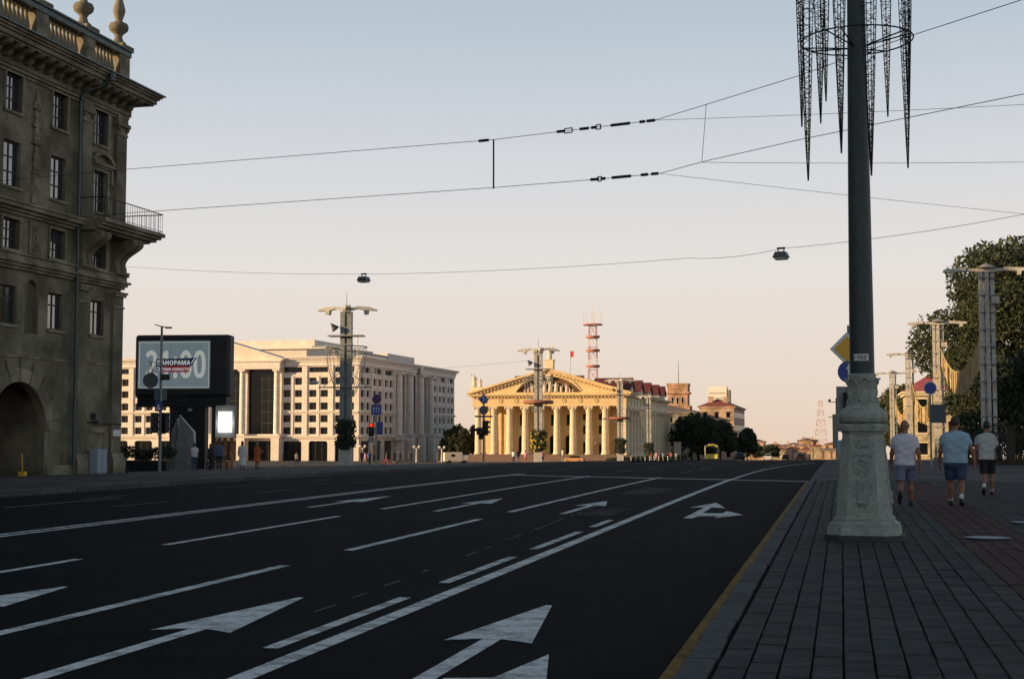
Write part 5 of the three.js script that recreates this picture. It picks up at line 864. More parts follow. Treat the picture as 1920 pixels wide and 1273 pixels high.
  sym((s) => tube([V(0, 0.1, 0), V(s * 0.08, 0.16, 0), V(s * 0.11, 0.26, 0), V(s * 0.07, 0.31, 0)], 0.012)); sym((s) => tube([V(0, 0.18, 0), V(s * 0.04, 0.22, 0), V(s * 0.045, 0.3, 0)], 0.01)); sym((s) => tube([V(0, 0.62, 0), V(s * 0.07, 0.66, 0), V(s * 0.11, 0.63, 0), V(s * 0.1, 0.58, 0)], 0.012)); sym((s) => tube([V(0, 0.72, 0), V(s * 0.05, 0.76, 0), V(s * 0.1, 0.75, 0), V(s * 0.11, 0.7, 0)], 0.011)); sym((s) => tube([V(s * 0.02, 0.45, 0), V(s * 0.05, 0.47, 0), V(s * 0.09, 0.455, 0)], 0.009));
  relief.push(tube([V(0, 0.06, 0), V(0, 0.3, 0), V(0.004, 0.6, 0), V(0, 0.86, 0)], 0.01, 6, 20));
  for (let k = 0; k < 9; k++) { const a = Math.PI * (0.08 + 0.84 * k / 8), g = new THREE.SphereGeometry(0.045, 8, 6); g.scale(1.0, 0.32, 0.4); g.rotateZ(a); g.translate(Math.cos(a) * 0.055, 0.85 + Math.sin(a) * 0.06, 0); relief.push(g); }
  for (const [y, w] of [[0.08, 0.08], [0.44, 0.03], [0.6, 0.035], [0.68, 0.05]]) { const g = new THREE.SphereGeometry(w, 10, 6); g.scale(1, 0.5, 0.35); g.translate(0, y, 0); relief.push(g); }
  relief.push(lathe([[0.0, 0.0], [0.07, 0.0], [0.05, 0.03], [0.09, 0.1], [0.11, 0.2], [0.1, 0.21], [0, 0.21]], 14).scale(1, 1, 0.3).translate(0, 0.02, -0.005));
  const rg = metric(merge(relief).scale(1.0, 1.0, 1.7));
  const w0 = 0.165, w1 = 0.125, panel = merge([beam(V(-w0, 0.0, 0), V(w0, 0.0, 0), 0.02, 0.018), beam(V(-w1, 1.0, 0), V(w1, 1.0, 0), 0.02, 0.018), beam(V(-w0, 0, 0), V(-w1, 1.0, 0), 0.02, 0.018), beam(V(w0, 0, 0), V(w1, 1.0, 0), 0.02, 0.018), ...Array.from({ length: 7 }, (_, i) => new THREE.TorusGeometry(0.014, 0.006, 5, 10).translate(-0.105 + i * 0.035, 1.06, 0))]);
  for (let k = 0; k < 4; k++) { const h = new THREE.Group(); h.name = 'relief_panel'; h.rotation.y = k * Math.PI / 2; C.add(h); const i1 = part('panel_frame', metric(panel.clone()), M.castStone, h, [0, 0.41, 0.371]); i1.rotation.x = -0.0859; const i2 = part('plant_relief', rg, M.castStone, h, [0, 0.445, 0.366]); i2.rotation.x = -0.0859; }
  // shaft and number plate
  part('shaft', metric(lathe([[0.175, 2.3], [0.172, 3.2], [0.158, 5], [0.135, 7.2], [0.11, 9.6], [0.1, 11]], 32)), M.polePaint, C);
  { const g = new THREE.CylinderGeometry(0.1785, 0.1785, 0.1, 20, 1, true, -0.62, 1.24); const pl = part('number_plate', g, new THREE.MeshStandardMaterial({ side: THREE.DoubleSide, roughness: 0.5, map: canvasTex(256, 112, (c, w, h) => { c.fillStyle = '#c9cdc9'; c.fillRect(0, 0, w, h); c.fillStyle = '#2a3a48'; c.beginPath(); c.moveTo(8, 40); c.lineTo(34, 56); c.lineTo(8, 74); c.fill(); c.fillStyle = '#161616'; c.font = 'bold 92px sans-serif'; c.textAlign = 'center'; c.textBaseline = 'middle'; c.fillText('102', w / 2 + 12, h / 2 + 4); }) }), C, [0, 2.58, 0]); pl.rotation.y = 0.0; }
  // hoops that carry the hanging decorations
  const hoop = (y, r) => new THREE.TorusGeometry(r, 0.011, 6, 48).rotateX(Math.PI / 2).translate(0, y, 0);
  part('hoop', hoop(7.22, 0.8), M.iron, C); part('hoop', hoop(9.0, 0.8), M.iron, C);
  for (const y of [7.22, 9.0]) for (let k = 0; k < 4; k++) { const a = k * Math.PI / 2 + 0.35; for (const d of [-0.1, 0.1]) part('hoop_spoke', bar(V(Math.cos(a) * 0.1, y - 0.1, Math.sin(a) * 0.1), V(Math.cos(a + d * 1.4) * 0.8, y, Math.sin(a + d * 1.4) * 0.8), 0.011, 5), M.iron, C); }
  // icicle decorations: open wire lattice spikes [angle, tip height, top width, label]
  const spec = [[-1.77, 5.98, 0.15, 'leftmost icicle decoration hanging on the lamp column hoop'], [-1.33, 5.12, 0.23, 'longest icicle decoration left of the lamp column'], [-2.64, 6.15, 0.19, 'short icicle decoration behind the left side of the hoop'], [-2.77, 6.5, 0.17, 'shortest icicle decoration left of the column'], [-0.54, 5.42, 0.21, 'icicle decoration just left of the lamp column shaft'], [-0.03, 5.08, 0.25, 'longest icicle decoration just right of the lamp column shaft'], [2.32, 6.22, 0.19, 'short icicle decoration behind the right side of the hoop'], [0.76, 5.23, 0.2, 'long rightmost icicle decoration on the lamp column'], [1.76, 6.1, 0.12, 'thin icicle decoration overlapping the rightmost long one']];
  const yawC = -0.2309 + 0; // hoop angles are counted from the side towards the viewer
  for (const [a0, tip, w, lab] of spec) {
    const a = a0 + 0.231, X = 0.30 + Math.sin(a) * 0.8, Z = -20.75 + Math.cos(a) * 0.8, top = 8.95, t = thing('icicle_decoration', lab, 'decoration', [X, 0, Z], a, 'icicle decorations on the lamp column'), l = [], sp = [], N = 6;
    const R = (y) => Math.max(0.006, w * 0.62 * Math.pow((y - tip) / (top - tip), 0.8));
    for (let k = 0; k < N; k++) { const q = k / N * 6.283, p = []; for (let i = 0; i <= 6; i++) { const y = lerp(top, tip, i / 6); p.push(V(Math.cos(q) * R(y), y, Math.sin(q) * R(y))); } l.push(tube(p, 0.0065, 4, 8)); }
    part('rib', merge(l), M.iron, t);
    for (let y = top - 0.02; y > tip + 0.06;) { const r = R(y), a1 = rr(0, 6.283), st = clamp(r * 0.55, 0.02, 0.07); for (let k = 0; k < 4; k++) { const q = a1 + k * 1.571 + rr(-0.3, 0.3), q2 = q + rr(0.7, 1.5), y2 = y + rr(-0.09, 0.09) * (r / 0.1); sp.push(bar(V(Math.cos(q) * r, y, Math.sin(q) * r), V(Math.cos(q2) * r * 0.95, Math.max(tip, y2), Math.sin(q2) * r * 0.95), 0.0055, 3)); } y -= st; }
    const wv = part('wire_lattice', merge(sp), M.iron, t); wv.userData.kind = 'stuff';
  }
}
// ---------------------------------------------------------------- overhead wires (heights about 6 to 9 m over the road)
{
  const wireGeo = (pts, r, sag = 0) => { const p = []; for (let i = 0; i < pts.length - 1; i++) { const n = 10; for (let k = 0; k < n; k++) { const q = k / n; p.push(pts[i].clone().lerp(pts[i + 1], q).add(V(0, -sag * 4 * q * (1 - q), 0))); } } p.push(pts[pts.length - 1]); const l = []; for (let i = 0; i < p.length - 1; i++) l.push(bar(p[i], p[i + 1], r, 5)); return merge(l); };
  const W = WIRES; const wire = (name, label, pts, r, sag) => tag(part(numbered(name), wireGeo(pts.map((p) => V(...p)), r, sag), M.wire, scene), label, 'cable', 'overhead wires');
  wire('span_wire', 'upper span wire crossing the whole sky with turnbuckles', W.w1, 0.0065, 0.0);
  wire('span_wire', 'lower span wire parallel below the upper one', W.w2, 0.0065, 0.0);
  wire('span_wire', 'thin wire forking to the right from the upper turnbuckles', W.w3, 0.0045, 0.02);
  wire('span_wire', 'thin level wire passing right behind the lamp column', W.w4, 0.0045, 0.02);
  wire('span_wire', 'thin wire sloping down right from the lower turnbuckles', W.w5, 0.0045, 0.02);
  wire('lamp_cable', 'sagging cable carrying the two hanging lamps', W.w6, 0.008, 0.12);
  wire('lamp_cable', 'faint far wire above the palace eaves', W.w7, 0.012, 0.2);
  const rod = (name, label, p, r) => tag(part(numbered(name), bar(V(...p[0]), V(...p[1]), r, 6), M.iron, scene), label, 'rod', 'droppers between the span wires');
  rod('dropper_rod', 'thick vertical rod linking the two span wires left of centre', W.r1, 0.018); rod('dropper_rod', 'thin dropper linking the two span wires right of centre', W.r2, 0.005);
  const ins = (label, pts) => { // insulator chain: rods, open turnbuckle frames, clamps along a line of points
    const t = thing('turnbuckle_chain', label, 'turnbuckle', [0, 0, 0], 0, 'turnbuckle chains on the span wires'), A = V(...pts[0]), B = V(...pts[1]); const at = (k) => A.clone().lerp(B, k);
    for (const [a, b] of pts[2]) part('insulator_rod', bar(at(a), at(b), 0.03, 7), M.iron, t);
    for (const [a, b] of pts[3]) { const u = V(0, 0.045, 0); part('turnbuckle', merge([bar(at(a).add(u), at(b).add(u), 0.012, 5), bar(at(a).sub(u), at(b).sub(u), 0.012, 5), bar(at(a).add(u), at(a).sub(u), 0.014, 5), bar(at(b).add(u), at(b).sub(u), 0.014, 5)]), M.iron, t); }
  };
  ins('upper turnbuckle chain with two open frames', [...W.i1, [[0, 0.07], [0.24, 0.33], [0.36, 0.41], [0.56, 0.75], [0.85, 0.9], [0.92, 1.0]], [[0.08, 0.16], [0.41, 0.455]]]);
  ins('lower turnbuckle chain with one open frame', [...W.i2, [[0, 0.12], [0.16, 0.22], [0.32, 0.6], [0.75, 0.85], [0.9, 1]], [[0.11, 0.16]]]);
  ins('short clamp on the upper wire left of the thick rod', [...W.i3, [[0, 1], [0.4, 0.6]], []]);
  for (const [p, lab] of [[W.l1, 'hanging street light on the cable above the white building'], [W.l2, 'hanging street light on the cable left of the lamp column']]) {
    const t = thing('hanging_lamp', lab, 'street light', p, -0.2, 'lamps hung on the cable'), k = p[3] || 1;
    part('hanger', merge([bar(V(-0.1, 0, 0), V(-0.1, -0.16, 0), 0.02, 5), bar(V(0.1, 0, 0), V(0.1, -0.16, 0), 0.02, 5), bx(-0.14, 0.14, -0.02, 0.04, -0.04, 0.04)]), M.iron, t);
    part('shade', metric(polygon([[-0.16, 0], [0.16, 0], [0.24, -0.16], [-0.24, -0.16]], [], 0.4, 0.02).translate(0, -0.14, 0.2)), mat(0.10, 0.11, 0.12, 0.5), t); part('diffuser', bx(-0.2, 0.2, -0.38, -0.325, -0.2, 0.2), M.frameWhite, t);
  }
}
// ---------------------------------------------------------------- people: signed-distance figures meshed with surface nets
function surfaceNet(f, lo, hi, cell) {
  const n = [0, 1, 2].map((k) => Math.ceil((hi[k] - lo[k]) / cell) + 1), [nx, ny, nz] = n, d = new Float32Array(nx * ny * nz);
  let o = 0; for (let k = 0; k < nz; k++) for (let j = 0; j < ny; j++) for (let i = 0; i < nx; i++) d[o++] = f(lo[0] + i * cell, lo[1] + j * cell, lo[2] + k * cell);
  const id = new Int32Array(nx * ny * nz).fill(-1), pos = [], I = (i, j, k) => i + nx * (j + ny * k);
  const ed = [[0, 1], [0, 2], [0, 4], [1, 3], [1, 5], [2, 3], [2, 6], [3, 7], [4, 5], [4, 6], [5, 7], [6, 7]];
  for (let k = 0; k < nz - 1; k++) for (let j = 0; j < ny - 1; j++) for (let i = 0; i < nx - 1; i++) {
    const v = []; let m = 0; for (let c = 0; c < 8; c++) { const q = d[I(i + (c & 1), j + ((c >> 1) & 1), k + (c >> 2))]; v.push(q); if (q < 0) m |= 1 << c; }
    if (m === 0 || m === 255) continue; let x = 0, y = 0, z = 0, t = 0;
    for (const [a, b] of ed) if ((v[a] < 0) !== (v[b] < 0)) { const q = v[a] / (v[a] - v[b]); x += (a & 1) + q * ((b & 1) - (a & 1)); y += ((a >> 1) & 1) + q * (((b >> 1) & 1) - ((a >> 1) & 1)); z += (a >> 2) + q * ((b >> 2) - (a >> 2)); t++; }
    id[I(i, j, k)] = pos.length / 3; pos.push(lo[0] + (i + x / t) * cell, lo[1] + (j + y / t) * cell, lo[2] + (k + z / t) * cell);
  }
  const idx = [], quad = (a, b, c, e, flipIt) => { if (a < 0 || b < 0 || c < 0 || e < 0) return; if (flipIt) idx.push(a, c, b, a, e, c); else idx.push(a, b, c, a, c, e); };
  for (let k = 1; k < nz - 1; k++) for (let j = 1; j < ny - 1; j++) for (let i = 1; i < nx - 1; i++) {
    const s = d[I(i, j, k)] < 0;
    if (s !== (d[I(i + 1, j, k)] < 0)) quad(id[I(i, j - 1, k - 1)], id[I(i, j, k - 1)], id[I(i, j, k)], id[I(i, j - 1, k)], !s);
    if (s !== (d[I(i, j + 1, k)] < 0)) quad(id[I(i - 1, j, k - 1)], id[I(i - 1, j, k)], id[I(i, j, k)], id[I(i, j, k - 1)], !s);
    if (s !== (d[I(i, j, k + 1)] < 0)) quad(id[I(i - 1, j - 1, k)], id[I(i, j - 1, k)], id[I(i, j, k)], id[I(i - 1, j, k)], !s);
  }
  const g = new THREE.BufferGeometry(); g.setAttribute('position', new THREE.Float32BufferAttribute(pos, 3)); g.setIndex(idx); g.computeVertexNormals(); return g;
}
const cone = (a, b, r0, r1) => { const dx = b[0] - a[0], dy = b[1] - a[1], dz = b[2] - a[2], L2 = dx * dx + dy * dy + dz * dz || 1e-9; return (x, y, z) => { const px = x - a[0], py = y - a[1], pz = z - a[2], t = clamp((px * dx + py * dy + pz * dz) / L2, 0, 1); return Math.hypot(px - dx * t, py - dy * t, pz - dz * t) - (r0 + (r1 - r0) * t); }; };
const ell = (c, r) => (x, y, z) => { const a = (x - c[0]) / r[0], b = (y - c[1]) / r[1], e = (z - c[2]) / r[2], k = Math.hypot(a, b, e); return (k - 1) * Math.min(...r); };
const soft = (list, k) => (x, y, z) => { let d = 1e9; for (const f of list) { const e = f(x, y, z); const h = clamp(0.5 + 0.5 * (e - d) / k, 0, 1); d = e * (1 - h) + d * h - k * h * (1 - h); } return d; };
function joint(p, len, ang, side = 0) { return [p[0] + Math.sin(side) * len, p[1] - Math.cos(ang) * len * Math.cos(side), p[2] - Math.sin(ang) * len]; } // ang > 0 swings forward (-z)
// a person facing -z; o: pose and clothes
function person(label, x, z, turn, o) {
  const H = o.h || 1.75, k = H / 1.78, t = thing('person', label, 'person', [x, (o.y !== undefined ? o.y : walkY(x, z)), z], turn, o.group);
  const fat = o.fat || 1, step = o.step || 0, cell = o.cell || 0.03, lift = o.lift || 0, sw = o.swing !== undefined ? o.swing : 0.3, wide = fat;
  const hipY = 0.93 - Math.abs(step) * 0.05, sh = [0, 1.45, 0.0];
  const legs = [-1, 1].map((s) => { const a = s * step, hip = [s * 0.095 * wide, hipY, 0]; const knee = joint(hip, 0.44, a + (a < 0 ? 0.1 : 0.05)); const ank = joint(knee, 0.41, a < 0 ? a - 0.35 - lift : a - 0.1); return { s, hip, knee, ank, back: a < 0 }; });
  const low = Math.min(...legs.map((l) => l.ank[1])) - 0.075; legs.forEach((l) => ['hip', 'knee', 'ank'].forEach((q) => (l[q][1] -= low))); const up = -low;
  const Y = (y) => y + up + (hipY - 0.93);
  const arms = [-1, 1].map((s) => { const A = o.arms ? o.arms[s < 0 ? 0 : 1] : { a: -s * sw * 0.8, e: 0.25, out: 0.16 }; const shd = [s * 0.195 * (0.5 + 0.5 * wide), Y(1.385), 0]; const out = s * A.out; const el = [shd[0] + Math.sin(out) * 0.29, shd[1] - Math.cos(A.a) * Math.cos(out) * 0.29, -Math.sin(A.a) * 0.29]; const b = A.a + A.e, o2 = s * (A.out * 0.4); const wr = [el[0] + Math.sin(o2) * 0.25, el[1] - Math.cos(b) * 0.25, el[2] - Math.sin(b) * 0.25]; return { s, shd, el, wr, b }; });
  const hd = [0, Y(1.665), -0.02 - (o.nod || 0)], nod = o.nod || 0;
  const torso = (g, hem = 0.9) => [...Array.from({ length: 9 }, (_, q) => { const u = q / 8, y = lerp(1.35, hem + 0.04, u), hw = lerp(0.12, 0.07, Math.sin(Math.min(1, u * 1.25) * 1.57)) * wide, r = (0.11 + 0.006 * Math.sin(u * 5)) * fat + g; return cone([-hw, Y(y), 0.005 - 0.015 * Math.sin(u * 3.1)], [hw, Y(y), 0.005 - 0.015 * Math.sin(u * 3.1)], r, r); }), cone([0, Y(1.455), 0.01], [-0.175 * (0.6 + 0.4 * wide), Y(1.385), 0.005], 0.062 + g * 0.6, 0.058 + g * 0.6), cone([0, Y(1.455), 0.01], [0.175 * (0.6 + 0.4 * wide), Y(1.385), 0.005], 0.062 + g * 0.6, 0.058 + g * 0.6), cone([0, Y(1.42), 0], [0, Y(1.5), 0], 0.085, 0.062)];
  const head = [ell([hd[0], hd[1] + 0.015, hd[2] + 0.005], [0.077, 0.112, 0.095]), ell([hd[0], hd[1] - 0.06, hd[2] - 0.03], [0.055, 0.062, 0.06]), cone([0, Y(1.44), 0.01], [hd[0], hd[1] - 0.06, hd[2] + 0.015], 0.062, 0.055), cone([hd[0], hd[1] + 0.005, hd[2] - 0.09], [hd[0], hd[1] - 0.03, hd[2] - 0.108], 0.01, 0.016), ell([0.078, hd[1], hd[2] + 0.012], [0.014, 0.032, 0.02]), ell([-0.078, hd[1], hd[2] + 0.012], [0.014, 0.032, 0.02])];
  const limb = []; legs.forEach((l) => { limb.push(cone(l.hip, l.knee, 0.08 * fat, 0.056), cone(l.knee, [lerp(l.knee[0], l.ank[0], 0.35), lerp(l.knee[1], l.ank[1], 0.35), lerp(l.knee[2], l.ank[2], 0.35) + 0.02], 0.052, 0.058), cone([lerp(l.knee[0], l.ank[0], 0.35), lerp(l.knee[1], l.ank[1], 0.35), lerp(l.knee[2], l.ank[2], 0.35) + 0.02], l.ank, 0.057, 0.036)); });
  arms.forEach((a) => limb.push(cone(a.shd, a.el, 0.055, 0.043), cone(a.el, a.wr, 0.044, 0.03)));
  const hands = arms.map((a) => { // palm, four fingers and a thumb, slightly curled
    const q = new THREE.Quaternion().setFromEuler(new THREE.Euler(-a.b, 0, 0)); const P = (x, y, zz) => { const v = V(x, y, zz).applyQuaternion(q); return [a.wr[0] + v.x, a.wr[1] + v.y, a.wr[2] + v.z]; }; const s = a.s;
    const l = [cone(P(0, 0.01, 0), P(0, -0.045, -0.015), 0.028, 0.024), cone(P(0, -0.05, -0.03), P(-s * 0.004, -0.05, 0.03), 0.017, 0.017), cone(P(0, -0.085, -0.03), P(-s * 0.004, -0.085, 0.03), 0.014, 0.013)];
    [[-0.033, 0.07], [-0.011, 0.08], [0.011, 0.075], [0.031, 0.058]].forEach(([zz, L]) => l.push(cone(P(0, -0.088, zz), P(-s * 0.012, -0.088 - L * 0.55, zz), 0.0095, 0.0085), cone(P(-s * 0.012, -0.088 - L * 0.55, zz), P(-s * 0.034, -0.088 - L * 0.95, zz), 0.0085, 0.007)));
    l.push(cone(P(-s * 0.005, -0.03, -0.03), P(-s * 0.02, -0.065, -0.058), 0.012, 0.0105), cone(P(-s * 0.02, -0.065, -0.058), P(-s * 0.032, -0.1, -0.06), 0.0105, 0.008)); return l; });
  const bodyParts = [...torso(0), ...limb, ...head]; if (cell > 0.015) bodyParts.push(...hands.flatMap((h) => h.slice(0, 3)));
  const lo = [-0.52, -0.06, -0.55], hi = [0.52, Y(1.86), 0.55];
  const geos = [surfaceNet(soft(bodyParts, 0.03), lo, hi, cell)];
  if (cell <= 0.015) hands.forEach((h, i) => { const w = arms[i].wr; geos.push(surfaceNet(soft(h, 0.006), [w[0] - 0.12, w[1] - 0.23, w[2] - 0.24], [w[0] + 0.12, w[1] + 0.06, w[2] + 0.16], 0.0045)); });
  const skin = o.skin || SKIN[0];
  const sc = (g) => { g.scale(k, k, k); return g; };
  part('body', sc(geos.length > 1 ? mergeGeometries(geos.map((g) => { const q = g.clone(); return q; })) : geos[0]), skin, t);
  const fold = (amp, f) => (x, y, zz) => amp * (Math.sin(y * f + x * 9) * Math.sin(x * 13 + zz * 11 + y * 6) + 0.5 * Math.sin(y * f * 2.1 - x * 17));
  const cut = (f, pl) => (x, y, zz) => Math.max(f(x, y, zz), pl(x, y, zz));
  { // top: shirt or upper part of a dress
    const hem = o.dress ? 0.85 : (o.hem || 0.87), sl = o.sleeve === undefined ? 0.62 : o.sleeve, g = 0.02, fs = torso(g, hem); fs.push(cone([-0.075 * wide, Y(hem), 0.012], [0.075 * wide, Y(hem), 0.012], 0.12 * fat + g, 0.12 * fat + g));
    const ys = Y(hem), yn = Y(1.515), trunk = soft(fs, 0.05), fo = fold(cell < 0.02 ? 0.008 : 0, 22);
    const sleeves = sl <= 0 ? [] : arms.map((a) => { // each sleeve is cut square to the upper arm
      if (sl > 1) return soft([cone(a.shd, a.el, 0.07, 0.062), cone(a.el, [0, 1, 2].map((c) => lerp(a.el[c], a.wr[c], 0.9)), 0.06, 0.045)], 0.02);
      const d = [0, 1, 2].map((c) => a.el[c] - a.shd[c]), L = Math.hypot(...d), e = [0, 1, 2].map((c) => lerp(a.shd[c], a.el[c], sl + 0.25)), f = cone(a.shd, e, 0.072, 0.078);
      return (x, y, zz) => Math.max(f(x, y, zz), ((x - a.shd[0]) * d[0] + (y - a.shd[1]) * d[1] + (zz - a.shd[2]) * d[2]) / L - L * sl); });
    const base = (x, y, zz) => { let q = trunk(x, y, zz); for (const f of sleeves) { const e = f(x, y, zz), h = clamp(0.5 + 0.5 * (e - q) / 0.025, 0, 1); q = e * (1 - h) + q * h - 0.025 * h * (1 - h); } return q; };
    part('shirt', sc(surfaceNet((x, y, zz) => Math.max(base(x, y, zz) + fo(x, y, zz), ys - y, y - yn), [-0.5, ys - 0.05, -0.5], [0.5, yn + 0.05, 0.5], cell)), o.top, t);
  }
  if (o.dress || o.skirt) { const top = Y(o.dress ? 0.98 : 0.98), len = o.len || 0.5, f = (x, y, zz) => { const q = clamp((top - y) / len, 0, 1), r = lerp(0.15, 0.27, q); return Math.max(Math.hypot(x, zz * 1.15) - r - 0.012 * Math.sin(Math.atan2(zz, x) * 9) * q, y - top, top - len - y) * 0.8; }; part('skirt', sc(surfaceNet(f, [-0.4, top - len - 0.06, -0.4], [0.4, top + 0.06, 0.4], cell)), o.bottom, t); }
  else { const fs = [cone([-0.08 * wide, Y(0.95), 0.01], [0.08 * wide, Y(0.95), 0.01], 0.115 * fat, 0.115 * fat), cone([-0.08 * wide, Y(0.87), 0.02], [0.08 * wide, Y(0.87), 0.02], 0.122 * fat, 0.122 * fat)]; const cuts = []; legs.forEach((l) => { if (o.trousers) { fs.push(cone(l.hip, l.knee, 0.11 * fat, 0.082), cone(l.knee, l.ank, 0.08, 0.07)); } else { const e = [0, 1, 2].map((c) => lerp(l.hip[c], l.knee[c], 1.1)); fs.push(cone(l.hip, e, 0.11 * fat, 0.098 * Math.sqrt(fat))); const d = [0, 1, 2].map((c) => l.knee[c] - l.hip[c]), L = Math.hypot(...d); cuts.push((x, y, zz) => x * l.s > 0 ? ((x - l.hip[0]) * d[0] + (y - l.hip[1]) * d[1] + (zz - l.hip[2]) * d[2]) / L - L * (o.shorts || 0.9) : -1); } });
    const base = soft(fs, 0.025), fo = fold(cell < 0.02 ? 0.005 : 0, 19); part(o.trousers ? 'trousers' : 'shorts', sc(surfaceNet((x, y, zz) => { let d = Math.max(base(x, y, zz) + fo(x, y, zz), y - Y(0.93)); for (const c of cuts) d = Math.max(d, c(x, y, zz)); return d; }, [-0.42, -0.05, -0.5], [0.42, Y(1.05), 0.5], cell)), o.bottom, t); }
  legs.forEach((l) => { const a = l.back ? clamp(lift * 1.6 + 0.5, 0, 1.3) * (step ? 1 : 0) : 0, c = Math.cos(a), s2 = Math.sin(a); const P = (y, zz) => [l.ank[0], l.ank[1] + y * c - zz * s2 * -1 * -1, l.ank[2] + zz * c + y * s2 * -1]; const heel = [l.ank[0], l.ank[1] - 0.04 * c + 0.04 * s2 * 0, l.ank[2] + 0.035], toe = [l.ank[0] + l.s * 0.015, l.ank[1] - 0.04 - 0.16 * s2, l.ank[2] - 0.17 * c]; const f = soft([cone(heel, toe, 0.042, 0.036), cone(heel, [lerp(heel[0], toe[0], 0.5), lerp(heel[1], toe[1], 0.5) + 0.012, lerp(heel[2], toe[2], 0.5)], 0.046, 0.046), cone([l.ank[0], l.ank[1] - 0.03, l.ank[2]], [l.ank[0], l.ank[1] + 0.015, l.ank[2]], 0.048, 0.045)], 0.015); part('shoe', sc(surfaceNet(f, [l.ank[0] - 0.1, l.ank[1] - 0.32, l.ank[2] - 0.3], [l.ank[0] + 0.1, l.ank[1] + 0.1, l.ank[2] + 0.16], Math.min(cell, 0.02))), o.shoe || M.black, t); if (o.socks) part('sock', sc(surfaceNet(cone([l.ank[0], l.ank[1] + 0.01, l.ank[2]], [l.ank[0], l.ank[1] + 0.075, l.ank[2] + 0.004], 0.043, 0.045), [l.ank[0] - 0.08, l.ank[1] - 0.06, l.ank[2] - 0.08], [l.ank[0] + 0.08, l.ank[1] + 0.16, l.ank[2] + 0.1], 0.012)), M.signWhite, t); });
  if (o.hair !== 'bald') { const fs = [ell([hd[0], hd[1] + 0.03, hd[2] + 0.015], [0.087, 0.115, 0.105])]; if (o.hair === 'long') fs.push(ell([hd[0], hd[1] - 0.1, hd[2] + 0.065], [0.09, 0.18, 0.055])); const f = soft(fs, 0.03); part('hair', sc(surfaceNet((x, y, zz) => Math.max(f(x, y, zz) + 0.004 * Math.sin(x * 90) * Math.sin(y * 70 + zz * 80), (hd[1] - 0.05 - (o.hair === 'long' ? 0.3 : 0)) - y + (zz < hd[2] ? 0.055 : 0), (hd[2] - 0.075) - zz - Math.max(0, y - hd[1] - 0.06) * 1.2), [-0.14, hd[1] - 0.32, hd[2] - 0.16], [0.14, hd[1] + 0.17, hd[2] + 0.17], Math.min(cell, 0.02))), o.hairMat || M.black, t); }
  // eyes and mouth
  if (cell <= 0.015) { for (const s of [-1, 1]) part('eye', new THREE.SphereGeometry(0.012 * k, 8, 6).translate(s * 0.031 * k, (hd[1] + 0.008) * k, (hd[2] - 0.083) * k), M.signWhite, t); part('mouth', new THREE.SphereGeometry(0.02 * k, 8, 6).scale(1, 0.3, 0.4).translate(0, (hd[1] - 0.062) * k, (hd[2] - 0.086) * k), skin, t); }
  return { t, k, arms, Y, hd };
}
const cloth = (r, g, b) => mat(r, g, b, 0.9, {});
const SKIN = [mat(0.28, 0.13, 0.08, 0.6), mat(0.36, 0.18, 0.12, 0.6)];
const brownHair = mat(0.05, 0.03, 0.02, 0.7), fairHair = mat(0.25, 0.15, 0.07, 0.7);
// three men walking away on the right pavement
{
  const c = 0.0135;
  person('man in white t-shirt and grey shorts walking nearest the lamp pedestal', 1.27, -30.1, -0.08, { h: 1.80, cell: c, fat: 0.95, step: 0.3, lift: 0.45, arms: [{ a: 0.22, e: 0.25, out: 0.26 }, { a: -0.2, e: 0.3, out: 0.26 }], top: cloth(0.62, 0.62, 0.68), bottom: cloth(0.16, 0.18, 0.27), hair: 'bald', skin: SKIN[0], group: 'men walking away on the right' });
  person('stout man in light blue t-shirt and navy shorts, middle of three walkers', 2.3, -30.6, -0.1, { h: 1.84, cell: c, fat: 1.12, step: -0.18, lift: 0.05, swing: 0.16, arms: [{ a: 0.12, e: 0.2, out: 0.28 }, { a: -0.1, e: 0.3, out: 0.42 }], top: cloth(0.30, 0.46, 0.56), bottom: cloth(0.04, 0.065, 0.13), hair: 'short', hairMat: brownHair, socks: true, group: 'men walking away on the right' });
  const m = person('man in pale t-shirt and black shorts with bag, rightmost walker', 3.45, -36.0, -0.1, { h: 1.80, cell: c, fat: 0.93, step: 0.2, lift: 0.2, swing: 0.15, arms: [{ a: 0.15, e: 0.15, out: 0.22 }, { a: 0.25, e: 1.1, out: 0.24 }], top: cloth(0.50, 0.52, 0.50), bottom: cloth(0.015, 0.016, 0.02), hair: 'short', socks: true, group: 'men walking away on the right' });
  const b = thing('shoulder_bag', 'black bag hanging from the right shoulder of the rightmost walker', 'bag', [3.45, 0, -36.0], -0.1); part('pouch', new RoundedBoxGeometry(0.12, 0.38, 0.3, 3, 0.05).translate(0.30, 1.02, 0.03), M.black, b); part('strap', merge([tube([V(0.3, 1.2, -0.1), V(0.235, 1.42, -0.09), V(0.17, 1.545, 0), V(0.235, 1.42, 0.125), V(0.3, 1.2, 0.13)], 0.018, 6, 24)]), M.black, b);
}
